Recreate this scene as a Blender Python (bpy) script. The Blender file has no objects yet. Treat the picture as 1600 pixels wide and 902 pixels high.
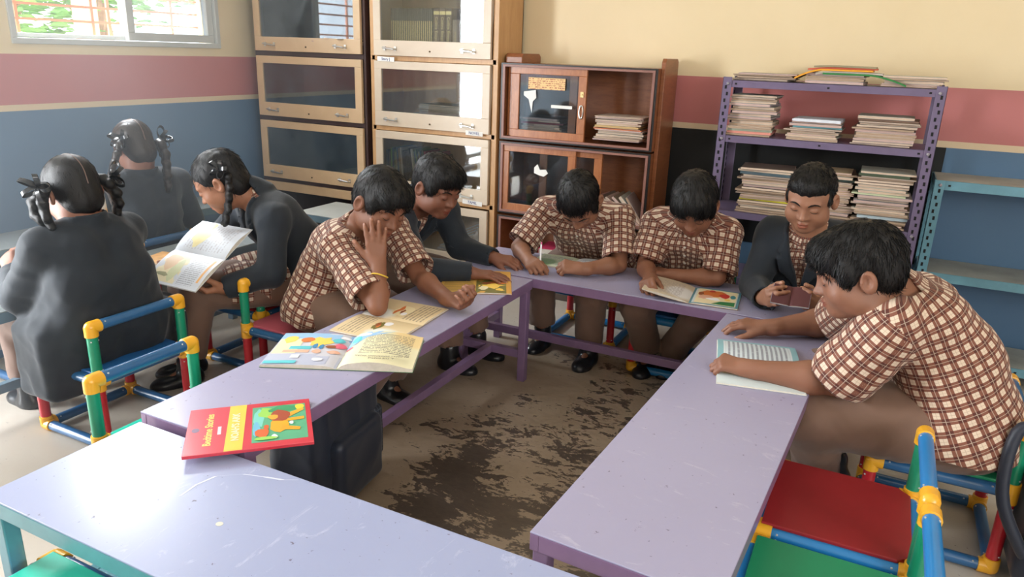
import bpy, bmesh, math, random
import numpy as np
from mathutils import Vector, Matrix
SC = bpy.context.scene
COL = SC.collection
rnd = random.Random(7)

# ---------------------------------------------------------------- camera
cam_data = bpy.data.cameras.new('camera')
cam = bpy.data.objects.new('camera', cam_data)
COL.objects.link(cam)
SC.camera = cam
def cam_axes(pitch, roll, yaw):
    cy, sy, cp, sp, cr, sr = math.cos(yaw), math.sin(yaw), math.cos(pitch), math.sin(pitch), math.cos(roll), math.sin(roll)
    f = Vector((sy*cp, cy*cp, -sp)); r = Vector((cy, -sy, 0)); u = r.cross(f)
    return cr*r + sr*u, -sr*r + cr*u, f
_r, _u, _f = cam_axes(math.radians(17.7), math.radians(2.01), math.radians(-26.08))
_m = Matrix((_r, _u, -_f)).transposed().to_4x4()
_m.translation = Vector((0, 0, 1.35))
cam.matrix_world = _m
cam_data.sensor_width = 36.0
cam_data.lens = 36.0*1157/1600
cam_data.clip_start = 0.02

# ---------------------------------------------------------------- world
w = bpy.data.worlds.new('world'); SC.world = w
w.use_nodes = True
bg = w.node_tree.nodes['Background']
bg.inputs[0].default_value = (0.86, 0.93, 1.0, 1)
bg.inputs[1].default_value = 3.0
# ---------------------------------------------------------------- lights: daylight through window and doorway, plus two added fills
def area(name, loc, look, sx, sy, power, col, portal=False):
    l = bpy.data.lights.new(name, 'AREA'); l.shape = 'RECTANGLE'; l.size = sx; l.size_y = sy
    l.energy = power; l.color = col
    o = bpy.data.objects.new(name, l); COL.objects.link(o)
    o.location = loc
    o.rotation_euler = (Vector(look)-Vector(loc)).to_track_quat('-Z', 'Y').to_euler()
    if portal: l.cycles.is_portal = True
    return o
area('daylight_window', (-4.6, 2.95, 2.9), (-2.2, 2.4, 0.9), 1.9, 1.0, 340, (0.90, 0.96, 1.0))
area('daylight_door', (-4.05, 0.32, 1.1), (0, 0.62, 0.85), 1.1, 1.9, 190, (0.93, 0.97, 1.0))
area('added_fill_front', (1.5, -2.75, 1.9), (-0.3, 3.0, 0.9), 2.6, 1.2, 45, (1.0, 0.95, 0.88))  # unseen fill added behind the camera; the front wall has no windows
area('added_fill_right', (3.1, -.6, 1.9), (-3.6, 1.7, 1.0), 2.4, 1.2, 80, (0.96, 0.98, 1.0))  # added fill that brightens the left wall; the right wall is closed
SC.view_settings.view_transform = 'Standard'
SC.view_settings.look = 'None'
SC.view_settings.exposure = 0.55
SC.view_settings.gamma = 1.0
SC.view_settings.use_curve_mapping = False
# ---------------------------------------------------------------- helpers
def col4(c): return (c[0], c[1], c[2], 1)
class NT:
    def __init__(s, name):
        s.m = bpy.data.materials.new(name); s.m.use_nodes = True
        s.t = s.m.node_tree; s.b = s.t.nodes['Principled BSDF']; s.out = s.t.nodes['Material Output']
    def n(s, ty, **kw):
        nd = s.t.nodes.new(ty)
        for k, v in kw.items():
            if k.startswith('i_'):
                key = k[2:]; key = int(key) if key.isdigit() else key
                if isinstance(v, bpy.types.NodeSocket): s.t.links.new(v, nd.inputs[key])
                else: nd.inputs[key].default_value = v
            else: setattr(nd, k, v)
        return nd
    def link(s, a, b): s.t.links.new(a, b)
    def math(s, op, a, b=None, c=None):
        nd = s.t.nodes.new('ShaderNodeMath'); nd.operation = op
        for i, v in enumerate((a, b, c)):
            if v is None: continue
            if isinstance(v, bpy.types.NodeSocket): s.t.links.new(v, nd.inputs[i])
            else: nd.inputs[i].default_value = v
        return nd.outputs[0]
    def mix(s, f, a, b, mode='MIX'):
        nd = s.t.nodes.new('ShaderNodeMix'); nd.data_type = 'RGBA'; nd.blend_type = mode
        for i, v in ((0, f), (6, a), (7, b)):
            if isinstance(v, bpy.types.NodeSocket): s.t.links.new(v, nd.inputs[i])
            else: nd.inputs[i].default_value = v if i == 0 else col4(v)
        return nd.outputs[2]
    def noise(s, scale, detail=3, rough=.5, vec=None, dist=0):
        nd = s.n('ShaderNodeTexNoise', i_Scale=scale, i_Detail=detail, i_Roughness=rough, i_Distortion=dist)
        s.link(vec if vec is not None else s.obj(), nd.inputs['Vector']); return nd.outputs[0]
    def obj(s):
        if not hasattr(s, '_tc'): s._tc = s.n('ShaderNodeTexCoord')
        return s._tc.outputs['Object']
    def uv(s):
        s.obj(); return s._tc.outputs['UV']
    def sep(s, v):
        nd = s.n('ShaderNodeSeparateXYZ'); s.link(v, nd.inputs[0]); return nd.outputs
    def scaled(s, v, sc):
        nd = s.n('ShaderNodeMapping'); nd.inputs['Scale'].default_value = sc; s.link(v, nd.inputs[0]); return nd.outputs[0]
    def ramp(s, f, stops, interp='LINEAR'):
        nd = s.n('ShaderNodeValToRGB'); nd.color_ramp.interpolation = interp
        el = nd.color_ramp.elements
        while len(el) < len(stops): el.new(0.5)
        for e, (p, c) in zip(el, stops): e.position = p; e.color = col4(c)
        s.link(f, nd.inputs[0]); return nd.outputs[0]
    def bump(s, h, strength=.3, dist=.01):
        nd = s.n('ShaderNodeBump', i_Strength=strength, i_Distance=dist); s.link(h, nd.inputs['Height'])
        s.link(nd.outputs[0], s.b.inputs['Normal'])
    def base(s, c):
        if isinstance(c, bpy.types.NodeSocket): s.link(c, s.b.inputs['Base Color'])
        else: s.b.inputs['Base Color'].default_value = col4(c)
    def set(s, **k):
        for a, v in k.items(): s.b.inputs[a.replace('_', ' ')].default_value = v
        return s
MATS = {}
def pbr(name, c, rough=.5, spec=.5, metal=0, var=0, vs=8, bump=0, bs=60, coat=0, dark=None, sheen=0):
    if name in MATS: return MATS[name]
    t = NT(name)
    if var:
        n = t.noise(vs, 4, .6)
        d = dark or tuple(x*(1-var) for x in c)
        l = tuple(min(1, x*(1+var*.6)) for x in c)
        t.base(t.ramp(n, [(.3, d), (.7, l)]))
    else: t.base(c)
    t.set(Roughness=rough, Metallic=metal)
    t.b.inputs['Specular IOR Level'].default_value = spec
    if coat: t.b.inputs['Coat Weight'].default_value = coat; t.b.inputs['Coat Roughness'].default_value = .15
    if sheen: t.b.inputs['Sheen Weight'].default_value = sheen
    if bump: t.bump(t.noise(bs, 4, .6), bump, .004)
    MATS[name] = t.m
    return t.m

def link_obj(name, me, mats, parent=None):
    o = bpy.data.objects.new(name, me); COL.objects.link(o)
    if mats is not None:
        for m in (mats if isinstance(mats, (list, tuple)) else [mats]): me.materials.append(m)
    if parent is not None: o.parent = parent
    return o
def tag(o, label=None, cat=None, group=None, kind=None):
    if label: o['label'] = label
    if cat: o['category'] = cat
    if group: o['group'] = group
    if kind: o['kind'] = kind
    return o
def empty(name, loc, rz=0, label=None, cat=None, group=None):
    o = bpy.data.objects.new(name, None); COL.objects.link(o); o.empty_display_size = .05
    o.location = loc; o.rotation_euler = (0, 0, rz)
    return tag(o, label, cat, group)
def copy_tree(o, parent=None):
    c = o.copy(); COL.objects.link(c); c.parent = parent
    for ch in list(o.children): copy_tree(ch, c)
    return c
def smooth_path(pts, n=5):
    P = [Vector(p) for p in pts]; P = [P[0]*2-P[1]]+P+[P[-1]*2-P[-2]]; out = []
    for i in range(1, len(P)-2):
        for k in range(n):
            t = k/n; a, b, c, d = P[i-1], P[i], P[i+1], P[i+2]
            out.append(.5*((2*b)+(c-a)*t+(2*a-5*b+4*c-d)*t*t+(3*b-a-3*c+d)*t**3))
    return out+[P[-2]]
class MB:
    def __init__(s): s.v = []; s.f = []; s.m = []; s.uv = []
    def add(s, vs, fs, m=0, uvs=None):
        b = len(s.v); s.v += [tuple(v) for v in vs]
        for i, f in enumerate(fs):
            s.f.append(tuple(b+k for k in f)); s.m.append(m)
            s.uv.append(uvs[i] if uvs else [(0, 0)]*len(f))
        return s
    def box(s, lo, hi, m=0, R=None, at=(0, 0, 0)):
        x0, y0, z0 = lo; x1, y1, z1 = hi
        vs = [Vector(p) for p in ((x0,y0,z0),(x1,y0,z0),(x1,y1,z0),(x0,y1,z0),(x0,y0,z1),(x1,y0,z1),(x1,y1,z1),(x0,y1,z1))]
        if R is not None: vs = [R @ v + Vector(at) for v in vs]
        q = [(0,0),(1,0),(1,1),(0,1)]
        return s.add(vs, [(0,3,2,1),(4,5,6,7),(0,1,5,4),(1,2,6,5),(2,3,7,6),(3,0,4,7)], m, [q]*6)
    def tube(s, pts, r, n=12, m=0, cap=True):
        pts = [Vector(p) for p in pts]; rs = r if isinstance(r, (list, tuple)) else [r]*len(pts)
        vs = []; t0 = (pts[1]-pts[0]).normalized()
        a = t0.orthogonal().normalized()
        for i, p in enumerate(pts):
            t = (pts[min(i+1, len(pts)-1)]-pts[max(i-1, 0)]).normalized()
            a = (a - t*a.dot(t)).normalized(); b = t.cross(a)
            for k in range(n):
                an = 2*math.pi*k/n; vs.append(p + (a*math.cos(an)+b*math.sin(an))*rs[i])
        fs = [(i*n+k, i*n+(k+1) % n, (i+1)*n+(k+1) % n, (i+1)*n+k) for i in range(len(pts)-1) for k in range(n)]
        if cap: fs += [tuple(range(n))[::-1], tuple((len(pts)-1)*n+k for k in range(n))]
        return s.add(vs, fs, m)
    def lathe(s, prof, at=(0, 0, 0), n=16, m=0, R=None):
        vs = []
        for r, z in prof:
            for k in range(n):
                a = 2*math.pi*k/n; v = Vector((r*math.cos(a), r*math.sin(a), z))
                if R is not None: v = R @ v
                vs.append(v+Vector(at))
        fs = [(i*n+k, i*n+(k+1) % n, (i+1)*n+(k+1) % n, (i+1)*n+k) for i in range(len(prof)-1) for k in range(n)]
        fs += [tuple(range(n))[::-1], tuple((len(prof)-1)*n+k for k in range(n))]
        return s.add(vs, fs, m)
    def prism(s, poly, z0, z1, m=0):
        n = len(poly)
        vs = [(x, y, z0) for x, y in poly]+[(x, y, z1) for x, y in poly]
        fs = [tuple(range(n))[::-1], tuple(range(n, 2*n))]+[(k, (k+1) % n, n+(k+1) % n, n+k) for k in range(n)]
        return s.add(vs, fs, m)
    def mesh(s, name):
        me = bpy.data.meshes.new(name); me.from_pydata(s.v, [], s.f)
        me.polygons.foreach_set('material_index', s.m)
        uvl = me.uv_layers.new(name='UVMap')
        flat = [c for f in s.uv for q in f for c in q]
        uvl.data.foreach_set('uv', flat)
        me.update(); return me
    def build(s, name, mats, parent=None, bevel=0, smooth=False, seg=2):
        me = s.mesh(name)
        if smooth:
            me.polygons.foreach_set('use_smooth', [True]*len(me.polygons))
            me.set_sharp_from_angle(angle=math.radians(40))
        o = link_obj(name, me, mats, parent)
        if bevel:
            md = o.modifiers.new('bevel', 'BEVEL'); md.width = bevel; md.segments = seg; md.limit_method = 'ANGLE'
            md.angle_limit = math.radians(50)
        return o
def text_obj(name, body, size, mat, parent=None, loc=(0, 0, 0), rot=(0, 0, 0), extrude=.0004, align='CENTER', bold=0):
    cu = bpy.data.curves.new(name, 'FONT'); cu.body = body; cu.size = size; cu.extrude = extrude
    cu.align_x = align; cu.align_y = 'CENTER'; cu.offset = bold; cu.resolution_u = 3
    tmp = bpy.data.objects.new(name+'_tmp', cu); COL.objects.link(tmp)
    dg = bpy.context.evaluated_depsgraph_get()
    me = bpy.data.meshes.new_from_object(tmp.evaluated_get(dg))
    bpy.data.objects.remove(tmp); bpy.data.curves.remove(cu)
    me.name = name; me.materials.clear()
    o = link_obj(name, me, mat, parent); o.location = loc; o.rotation_euler = rot
    return o

# plain materials
M = {}
M['wood'] = None
def wood(name, c1, c2, scale=1.0, axis=(1, 12, 1), rough=.45, coat=.2):
    t = NT(name); v = t.scaled(t.obj(), tuple(a*scale for a in axis))
    n = t.noise(3, 6, .65, v, 1.2); n2 = t.noise(30, 3, .5, v)
    f = t.math('ADD', t.math('MULTIPLY', n, .8), t.math('MULTIPLY', n2, .2))
    t.base(t.ramp(f, [(.32, c1), (.68, c2)])); t.set(Roughness=rough)
    t.b.inputs['Coat Weight'].default_value = coat; t.b.inputs['Coat Roughness'].default_value = .25
    t.bump(f, .15, .003)
    return t.m
def glass_mat(name, refl=.12, dust=.06, tint=(.9, .93, .95), dustcol=(.45, .5, .55)):
    t = NT(name); t.t.nodes.remove(t.b)
    tr = t.n('ShaderNodeBsdfTransparent'); tr.inputs[0].default_value = col4(tint)
    gl = t.n('ShaderNodeBsdfGlossy'); gl.inputs['Roughness'].default_value = .03; gl.inputs[0].default_value = (.95, .98, 1, 1)
    df = t.n('ShaderNodeBsdfDiffuse'); df.inputs[0].default_value = col4(dustcol)
    lw = t.n('ShaderNodeFresnel'); lw.inputs[0].default_value = 1.5
    f = t.math('ADD', lw.outputs[0], refl)
    m1 = t.n('ShaderNodeMixShader'); t.link(f, m1.inputs[0]); t.link(tr.outputs[0], m1.inputs[1]); t.link(gl.outputs[0], m1.inputs[2])
    m2 = t.n('ShaderNodeMixShader')
    nz = t.math('MULTIPLY', t.math('SUBTRACT', t.noise(5, 5, .7), .3), dust*3)
    t.link(nz, m2.inputs[0]); t.link(m1.outputs[0], m2.inputs[1]); t.link(df.outputs[0], m2.inputs[2])
    t.link(m2.outputs[0], t.out.inputs[0])
    return t.m
# ---------------------------------------------------------------- room shell
WX, WY, WXR, WYF, WZ = -3.85, 4.05, 3.3, -2.8, 3.0
def wall_mat(name, axis_blue=True):
    t = NT(name); z = t.sep(t.obj())[2]
    n = t.noise(2.2, 5, .6); n2 = t.noise(14, 4, .6)
    zz = z
    cream = t.mix(n, (.74, .60, .37), (.83, .70, .47))
    pink = t.mix(n, (.50, .17, .17), (.56, .21, .205))
    blue = t.mix(n, (.080, .165, .285), (.11, .205, .335))
    c = t.mix(t.math('GREATER_THAN', zz, .992), blue, (.72, .58, .40))
    c = t.mix(t.math('GREATER_THAN', zz, 1.022), c, pink)
    c = t.mix(t.math('GREATER_THAN', zz, 1.262), c, cream)
    t.base(c); t.set(Roughness=.42); t.b.inputs['Specular IOR Level'].default_value = .35
    t.bump(t.math('ADD', t.math('MULTIPLY', n2, .5), t.noise(90, 2)), .08, .004)
    return t.m
MW = wall_mat('painted_wall')
def struct(name, mb, m, **k):
    o = mb.build(name, m, **k); o['kind'] = 'structure'; return o
T = .18
# left wall with a window and a doorway
WY0, WY1, WZ0, WZ1 = 2.28, 3.56, 1.33, 2.35
DY0, DY1, DZ = -.12, .93, 2.1
mb = MB()
for y0, y1, z0, z1 in ((WYF, DY0, 0, WZ), (DY0, DY1, DZ, WZ), (DY1, WY0, 0, WZ), (WY0, WY1, 0, WZ0), (WY0, WY1, WZ1, WZ), (WY1, WY, 0, WZ)):
    mb.box((WX-T, y0, z0), (WX, y1, z1))
struct('wall_left', mb, MW)
struct('wall_back', MB().box((WX-T, WY, 0), (WXR+T, WY+T, WZ)), MW)
struct('wall_right', MB().box((WXR, WYF, 0), (WXR+T, WY, WZ)), MW)
struct('wall_front', MB().box((WX-T, WYF-T, 0), (WXR+T, WYF, WZ)), MW)
struct('ceiling', MB().box((WX-T, WYF-T, WZ), (WXR+T, WY+T, WZ+.1)), pbr('ceiling_white', (.78, .76, .7), .8))
# floor
t = NT('worn_concrete_floor')
o = t.obj(); s1 = t.scaled(o, (1.0, 1.25, 1))
big = t.noise(1.6, 6, .62, s1, .6); fine = t.noise(9, 7, .72, t.scaled(o, (1, 1.7, 1)), .9); speck = t.noise(34, 5, .7, t.scaled(o, (1, 2.0, 1)), .5)
sp = t.sep(o)
# the screed has worn through to dark cement mostly inside the ring of tables
dx = t.math('DIVIDE', t.math('SUBTRACT', sp[0], -.80), .95); dy = t.math('DIVIDE', t.math('SUBTRACT', sp[1], 2.1), 1.25)
rr = t.math('SQRT', t.math('ADD', t.math('MULTIPLY', dx, dx), t.math('MULTIPLY', dy, dy)))
wear = t.math('MULTIPLY', t.math('SUBTRACT', 1.0, t.math('MINIMUM', rr, 1.35)), .150)
v = t.math('ADD', t.math('ADD', t.math('MULTIPLY', big, .55), t.math('MULTIPLY', fine, .45)), t.math('ADD', t.math('MULTIPLY', speck, .20), wear))
pale = t.mix(big, (.40, .35, .29), (.58, .54, .48))
tan = t.mix(fine, (.23, .17, .12), (.37, .29, .21))
paleT = t.mix(t.math('MULTIPLY', t.math('SUBTRACT', 1.15, t.math('MINIMUM', rr, 1.15)), 5.0), pale, tan)
mask = t.ramp(v, [(.700, (0, 0, 0)), (.716, (1, 1, 1))])
dark = t.mix(speck, (.045, .035, .030), (.11, .082, .064))
fl = t.ramp(t.noise(20, 5, .75, t.scaled(o, (1, 2.2, 1)), 1.2), [(.655, (0, 0, 0)), (.675, (.75, .75, .75))])
paleT = t.mix(fl, paleT, (.13, .115, .10))
t.base(t.mix(mask, paleT, dark)); t.link(t.ramp(v, [(.55, (.42,)*3), (.68, (.30,)*3)]), t.b.inputs['Roughness'])
t.bump(v, .25, .004)
struct('floor', MB().box((WX-T, WYF-T, -.1), (WXR+T, WY+T, 0)), t.m)
# chalkboard painted on the back wall as a thin slab
mbd = pbr('black_board', (.008, .010, .011), .5, .3, var=.3, vs=5)
o = MB().box((-1.7, WY-.012, .42), (.255, WY-.001, .992)).build('chalkboard', mbd, bevel=.002)
tag(o, 'black chalkboard on the back wall behind the purple magazine rack', 'chalkboard')
# window
MF = pbr('window_frame_grey', (.56, .58, .56), .35, .5, var=.06)
win = MB()
fr = MB()
def frame(mb, x0, x1, y0, y1, z0, z1, wd):
    mb.box((x0, y0, z0), (x1, y1, z0+wd)).box((x0, y0, z1-wd), (x1, y1, z1))
    mb.box((x0, y0, z0+wd), (x1, y0+wd, z1-wd)).box((x0, y1-wd, z0+wd), (x1, y1, z1-wd))
frame(fr, WX-.10, WX+.012, WY0, WY1, WZ0-.02, WZ1, .028)
wf = fr.build('window_1', MF, bevel=.003); wf['kind'] = 'structure'
s = MB(); frame(s, WX-.045, WX-.01, 2.93, WY1-.03, WZ0+.01, WZ1-.03, .045)
so = s.build('sliding_sash', MF, wf, bevel=.003)
s = MB(); frame(s, WX-.088, WX-.055, WY0+.03, 2.96, WZ0+.01, WZ1-.03, .022)
s.build('fixed_sash', MF, wf, bevel=.003)
MG = glass_mat('window_glass', .0, .04, (.97, .99, 1), (.8, .85, .9))
MB().box((WX-.03, 2.96, WZ0+.03), (WX-.026, WY1-.06, WZ1-.06)).build('pane', MG, so)
# iron grille outside the window
gm = pbr('orange_grille_paint', (.72, .30, .16), .5)
g = MB()
for z in (1.43, 1.505, 1.58, 1.655, 1.73, 1.90, 2.05, 2.2): g.box((WX-.165, WY0+.02, z-.006), (WX-.15, WY1-.02, z+.006))
for y in (2.42, 2.83, 2.93, 3.35): g.box((WX-.172, y-.008, WZ0+.02), (WX-.158, y+.008, WZ1))
go = g.build('window_grille', gm, wf)
# door frame of the doorway
d = MB(); 
d.box((WX-T, DY0-.05, 0), (WX+.01, DY0+.02, DZ+.05)).box((WX-T, DY1-.02, 0), (WX+.01, DY1+.05, DZ+.05)).box((WX-T, DY0, DZ-.02), (WX+.01, DY1, DZ+.05))
do = struct('door_1', d, pbr('door_frame_brown', (.16, .08, .04), .5, var=.2), bevel=.004)
# ground, pillar and trees outside
struct('ground_outside', MB().box((-14, -8, -.12), (WX-T-.01, 12, -.02)), pbr('outside_soil', (.62, .50, .38), .9, var=.3, vs=2))
lm = pbr('leaf_green', (.20, .42, .09), .6, var=.6, vs=3)
bk = pbr('bark_brown', (.42, .26, .15), .8, var=.4)
def tree(x, y, zc, r, n, label, seed):
    rr = random.Random(seed)
    tr = empty('tree', (x, y, -.05), 0, label, 'tree')
    b = MB(); b.tube([(0, 0, 0), (.05, .08, zc*.5), (-.03, .02, zc)], [.09, .07, .05], 8)
    for k in range(6):
        a = rr.uniform(0, 6.28); b.tube([(0, 0, zc*.55), (.5*r*math.cos(a), .5*r*math.sin(a), zc), (.8*r*math.cos(a), .8*r*math.sin(a), zc+.3*r)], [.035, .025, .012], 6)
    b.build('trunk', bk, tr, smooth=True)
    l = MB()
    for k in range(n):
        u = Vector((rr.gauss(0, 1), rr.gauss(0, 1), rr.gauss(0, 1))).normalized()*r*rr.uniform(.35, 1)**.6
        u.z *= .85; c = u+Vector((0, 0, zc+.2))
        R = Matrix.Rotation(rr.uniform(0, 6.28), 3, 'Z') @ Matrix.Rotation(rr.uniform(-1, 1), 3, 'X')
        L, W = rr.uniform(.06, .11), rr.uniform(.022, .04)
        vs = [R @ Vector(p)+c for p in ((-L, 0, 0), (-L*.3, W, .012), (L*.5, W*.8, .012), (L, 0, -.01), (L*.5, -W*.8, .012), (-L*.3, -W, .012))]
        l.add(vs, [(0, 1, 2, 3), (0, 3, 4, 5)])
    l.build('foliage', lm, tr)
tree(-7.2, 4.0, 1.85, 1.0, 1500, 'leafy green tree seen through the left pane of the window', 3)
tree(-8.4, 6.0, 2.4, 1.4, 1500, 'green tree farther off behind the window grille', 5)
tag(MB().box((-5.35, 3.62, -.05), (-5.2, 3.72, 3.4)).build('veranda_pillar', pbr('orange_pillar', (.72, .36, .22), .7), bevel=.01), 'orange painted pillar standing outside the window', 'pillar')
# ---------------------------------------------------------------- furniture
# wood painted cupboards
CRM = wood('cream_laminate', (.55, .38, .22), (.64, .46, .285), .6, (1, 4, 1), .4)
CRM2 = wood('pale_cream_laminate', (.56, .45, .34), (.63, .53, .41), .6, (1, 4, 1), .4)
ORG = wood('honey_wood', (.50, .27, .11), (.62, .37, .17), 1, (6, 6, 1), .45)
DBR = pbr('dark_brown_paint', (.055, .028, .026), .35, .5, var=.25)
RED = wood('reddish_wood', (.20, .065, .025), (.33, .12, .045), 1.2, (2, 2, 12), .35)
REDL = wood('reddish_wood_light', (.30, .10, .035), (.44, .17, .065), 1.2, (9, 2, 2), .32)
BLK = pbr('black_trim', (.015, .013, .013), .35)
MAU = pbr('mauve_edge', (.26, .12, .095), .4)
CHR = pbr('worn_chrome', (.62, .62, .60), .28, metal=.9)
GL1 = glass_mat('dusty_glass', .09, .15, (.55, .60, .63), (.30, .36, .40))
GL2 = glass_mat('cupboard_glass', .05, .05, (.85, .88, .88), (.5, .5, .48))
GL3 = glass_mat('sliding_glass', .05, .03, (.80, .83, .85), (.4, .45, .5))
PAP = pbr('paper_white', (.80, .79, .76), .7)
INK = pbr('ink_blue', (.05, .07, .25), .6)
YF = 3.735
def handle_mb(x, z, y):
    h = MB()
    h.box((x-.045, y-.004, z-.012), (x-.030, y, z+.012)).box((x+.030, y-.004, z-.012), (x+.045, y, z+.012))
    h.tube([(x-.042, y-.006, z+.004), (x-.038, y-.022, z+.004), (x+.038, y-.022, z-.004), (x+.042, y-.006, z-.004)], .0052, 8)
    return h
def tier_door(root, x0, x1, z0, z1, m, gm, stile=.05, y=YF, bot=.085, top=.045):
    d = MB()
    d.box((x0, y-.02, z0), (x1, y, z0+bot)).box((x0, y-.02, z1-top), (x1, y, z1))
    d.box((x0, y-.02, z0+bot), (x0+stile, y, z1-top)).box((x1-stile, y-.02, z0+bot), (x1, y, z1-top))
    do = d.build('door', m, root, bevel=.002)
    MB().box((x0+stile-.005, y-.012, z0+bot-.005), (x1-stile+.005, y-.009, z1-top+.005)).build('glass_pane', gm, do)
    w = x1-x0
    for fx in (.15, .82): handle_mb(x0+w*fx, z0+.040, y-.02).build('handle', CHR, do, smooth=True)
    k = MB().lathe([(.005, 0), (.005, .004), (.001, .005)], ((x0+x1)/2, y-.02, z0+.03), 10, R=Matrix.Rotation(math.pi/2, 3, 'X'))
    k.build('lock', pbr('brass_lock', (.10, .06, .03), .4, metal=.6), do, smooth=True)
    return do
def tiered_cabinet(x0, x1, body, doorm, gm, label, openbase, side=.012, nt=4):
    root = empty('bookcase', ((x0+x1)/2, YF+.15, 0), 0, label, 'bookcase')
    ox, oy = -(x0+x1)/2, -(YF+.15)
    b = MB(); yb = WY-.02
    b.box((x0, YF, 0), (x0+side+.006, yb, 2.11)).box((x1-side-.006, YF, 0), (x1, yb, 2.11))
    b.box((x0, yb-.01, 0), (x1, yb, 2.11))
    for z in (.487, .89, 1.293, 1.696, 2.10): b.box((x0+.01, YF, z-.014), (x1-.01, yb, z+.014))
    b.box((x0+.01, YF, .06), (x1-.01, yb, .09))
    bo = b.build('body', body, root, bevel=.002)
    for z in (.487, .89, 1.293, 1.696): tier_door(root, x0+side+.010, x1-side-.010, z+.014, z+.387, doorm, gm)
    if openbase:
        MB().box((x0+.004, YF-.008, .415), (x1-.004, YF+.01, .472)).build('front_rail', CRM, root, bevel=.003)
    else: tier_door(root, x0+side+.010, x1-side-.010, .10, .465, doorm, gm)
    for ch in root.children: ch.location = (ox, oy, 0)
    return root
tiered_cabinet(-3.73, -2.85, DBR, CRM, GL1, 'tall dark brown bookcase with tan framed lift-up doors beside the window wall', True)
cab2 = tiered_cabinet(-2.815, -1.96, ORG, CRM2, GL2, 'tall honey wood bookcase with pale cream glass doors, in the middle of three', False, .028)
# paper shelf labels stuck on the rails of the middle bookcase
def shelf_label(x, z, txt, wd, r=.0):
    o = MB().box((-wd/2, -.001, -.013), (wd/2, 0, .013)).build('shelf_label', PAP)
    o.location = (x, YF-.0215, z); o.rotation_euler = (0, r, 0)
    tag(o, 'handwritten white paper strip reading %s on the pale bookcase' % txt, 'label', 'paper strips naming the shelves')
    tx = text_obj('lettering', txt, .022, INK, o, (0, -.0015, 0), (math.pi/2, 0, 0))
    return o
shelf_label(-2.69, 1.287, 'Story J', .12, .02)
shelf_label(-2.09, .905, 'NOVEL', .11, .03)
shelf_label(-2.095, .507, 'TAMIL', .13, .05)
# ---- reddish sliding-door bookcase
X0, X1 = -1.94, -1.065
root = empty('sliding_door_bookcase', ((X0+X1)/2, YF+.15, 0), 0, 'reddish wooden bookcase with sliding glass doors stacked in tiers', 'bookcase')
ox, oy = -(X0+X1)/2, -(YF+.15)
yb = WY-.02
tiers = [(.055, .455), (.47, .875), (.885, 1.295)]
wings = MB()
wings.box((X1-.0, YF+.05, 0), (X1+.022, yb, 1.30))
def wingcap(x0, x1):
    w_ = MB(); w_.prism([(0, 0)], 0, 0) if False else None
    pts = [(YF+.05, 1.295), (YF+.05, 1.325), (YF+.065, 1.345), (yb-.02, 1.345), (yb, 1.33), (yb, 1.295)]
    vs = [(x0, a, b) for a, b in pts]+[(x1, a, b) for a, b in pts]; n = len(pts)
    return vs, [tuple(range(n)), tuple(range(n, 2*n))[::-1]]+[(k, n+k, n+(k+1) % n, (k+1) % n) for k in range(n)]
vs, fs = wingcap(X1-.0, X1+.022); wings.add(vs, fs)
wings.build('side_board', RED, root, bevel=.003)
w2 = MB(); vs, fs = wingcap(X0+.0, X0+.10); w2.add(vs, fs); w2.build('side_board', RED, root, bevel=.003)
for i, (z0, z1) in enumerate(tiers):
    b = MB()
    b.box((X0, YF+.004, z0), (X0+.02, yb, z1)).box((X1-.02, YF+.004, z0), (X1, yb, z1)).box((X0+.02, YF+.004, z0), (X1-.02, yb, z0+.018)).box((X0+.02, YF+.004, z1-.018), (X1-.02, yb, z1))
    b.box((X0, yb-.008, z0), (X1, yb, z1))
    to = b.build('tier_body', RED, root, bevel=.001)
    f = MB(); frame_ = [(0, .012, BLK), (.012, .026, MAU)]
    for k, (a, c, mm) in enumerate(frame_):
        f = MB(); yy0, yy1 = YF-.004*(k+1)+.004, YF+.006
        f.box((X0+a, yy0, z0+a*.7), (X1-a, yy1, z0+c*.7+.002)).box((X0+a, yy0, z1-c*.7-.002), (X1-a, yy1, z1-a*.7))
        f.box((X0+a, yy0, z0+c*.7), (X0+c, yy1, z1-c*.7)).box((X1-c, yy0, z0+c*.7), (X1-a, yy1, z1-c*.7))
        f.build('edge_trim', mm, to, bevel=.001)
def sliding(x0, x1, z0, z1, y, handle_x=None, lockz=.55):
    d = MB(); s_ = .045
    d.box((x0, y, z0), (x1, y+.018, z0+s_*.9)).box((x0, y, z1-s_*.8), (x1, y+.018, z1))
    d.box((x0, y, z0+s_*.9), (x0+s_, y+.018, z1-s_*.8)).box((x1-s_, y, z0+s_*.9), (x1, y+.018, z1-s_*.8))
    do = d.build('sliding_door', REDL, root, bevel=.002)
    MB().box((x0+s_-.004, y+.008, z0+.035), (x1-s_+.004, y+.011, z1-.03)).build('glass_pane', GL3, do)
    if handle_x is not None:
        hz = (z0+z1)/2
        h = MB(); pts = []
        for k in range(17):
            a = 2*math.pi*k/16; pts.append((handle_x+.011*math.cos(a), y-.004, hz-.03+.034*math.sin(a)))
        h.tube(pts, .0035, 8, cap=False).build('handle', CHR, do, smooth=True)
        MB().box((handle_x-.009, y-.004, hz+.045), (handle_x+.009, y, hz+.073)).lathe([(.004, 0), (.004, .004)], (handle_x, y-.004, hz+.059), 10, R=Matrix.Rotation(math.pi/2, 3, 'X')).build('lock', pbr('brass_plate', (.55, .42, .2), .35, metal=.8), do)
    return do
dA = sliding(-1.875, -1.44, .905, 1.277, YF+.006, -1.462)
sliding(-1.91, -1.50, .905, 1.277, YF+.030)
sliding(-1.925, -1.478, .488, .858, YF+.006, -1.50)
sliding(-1.70, -1.335, .488, .858, YF+.030)
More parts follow.
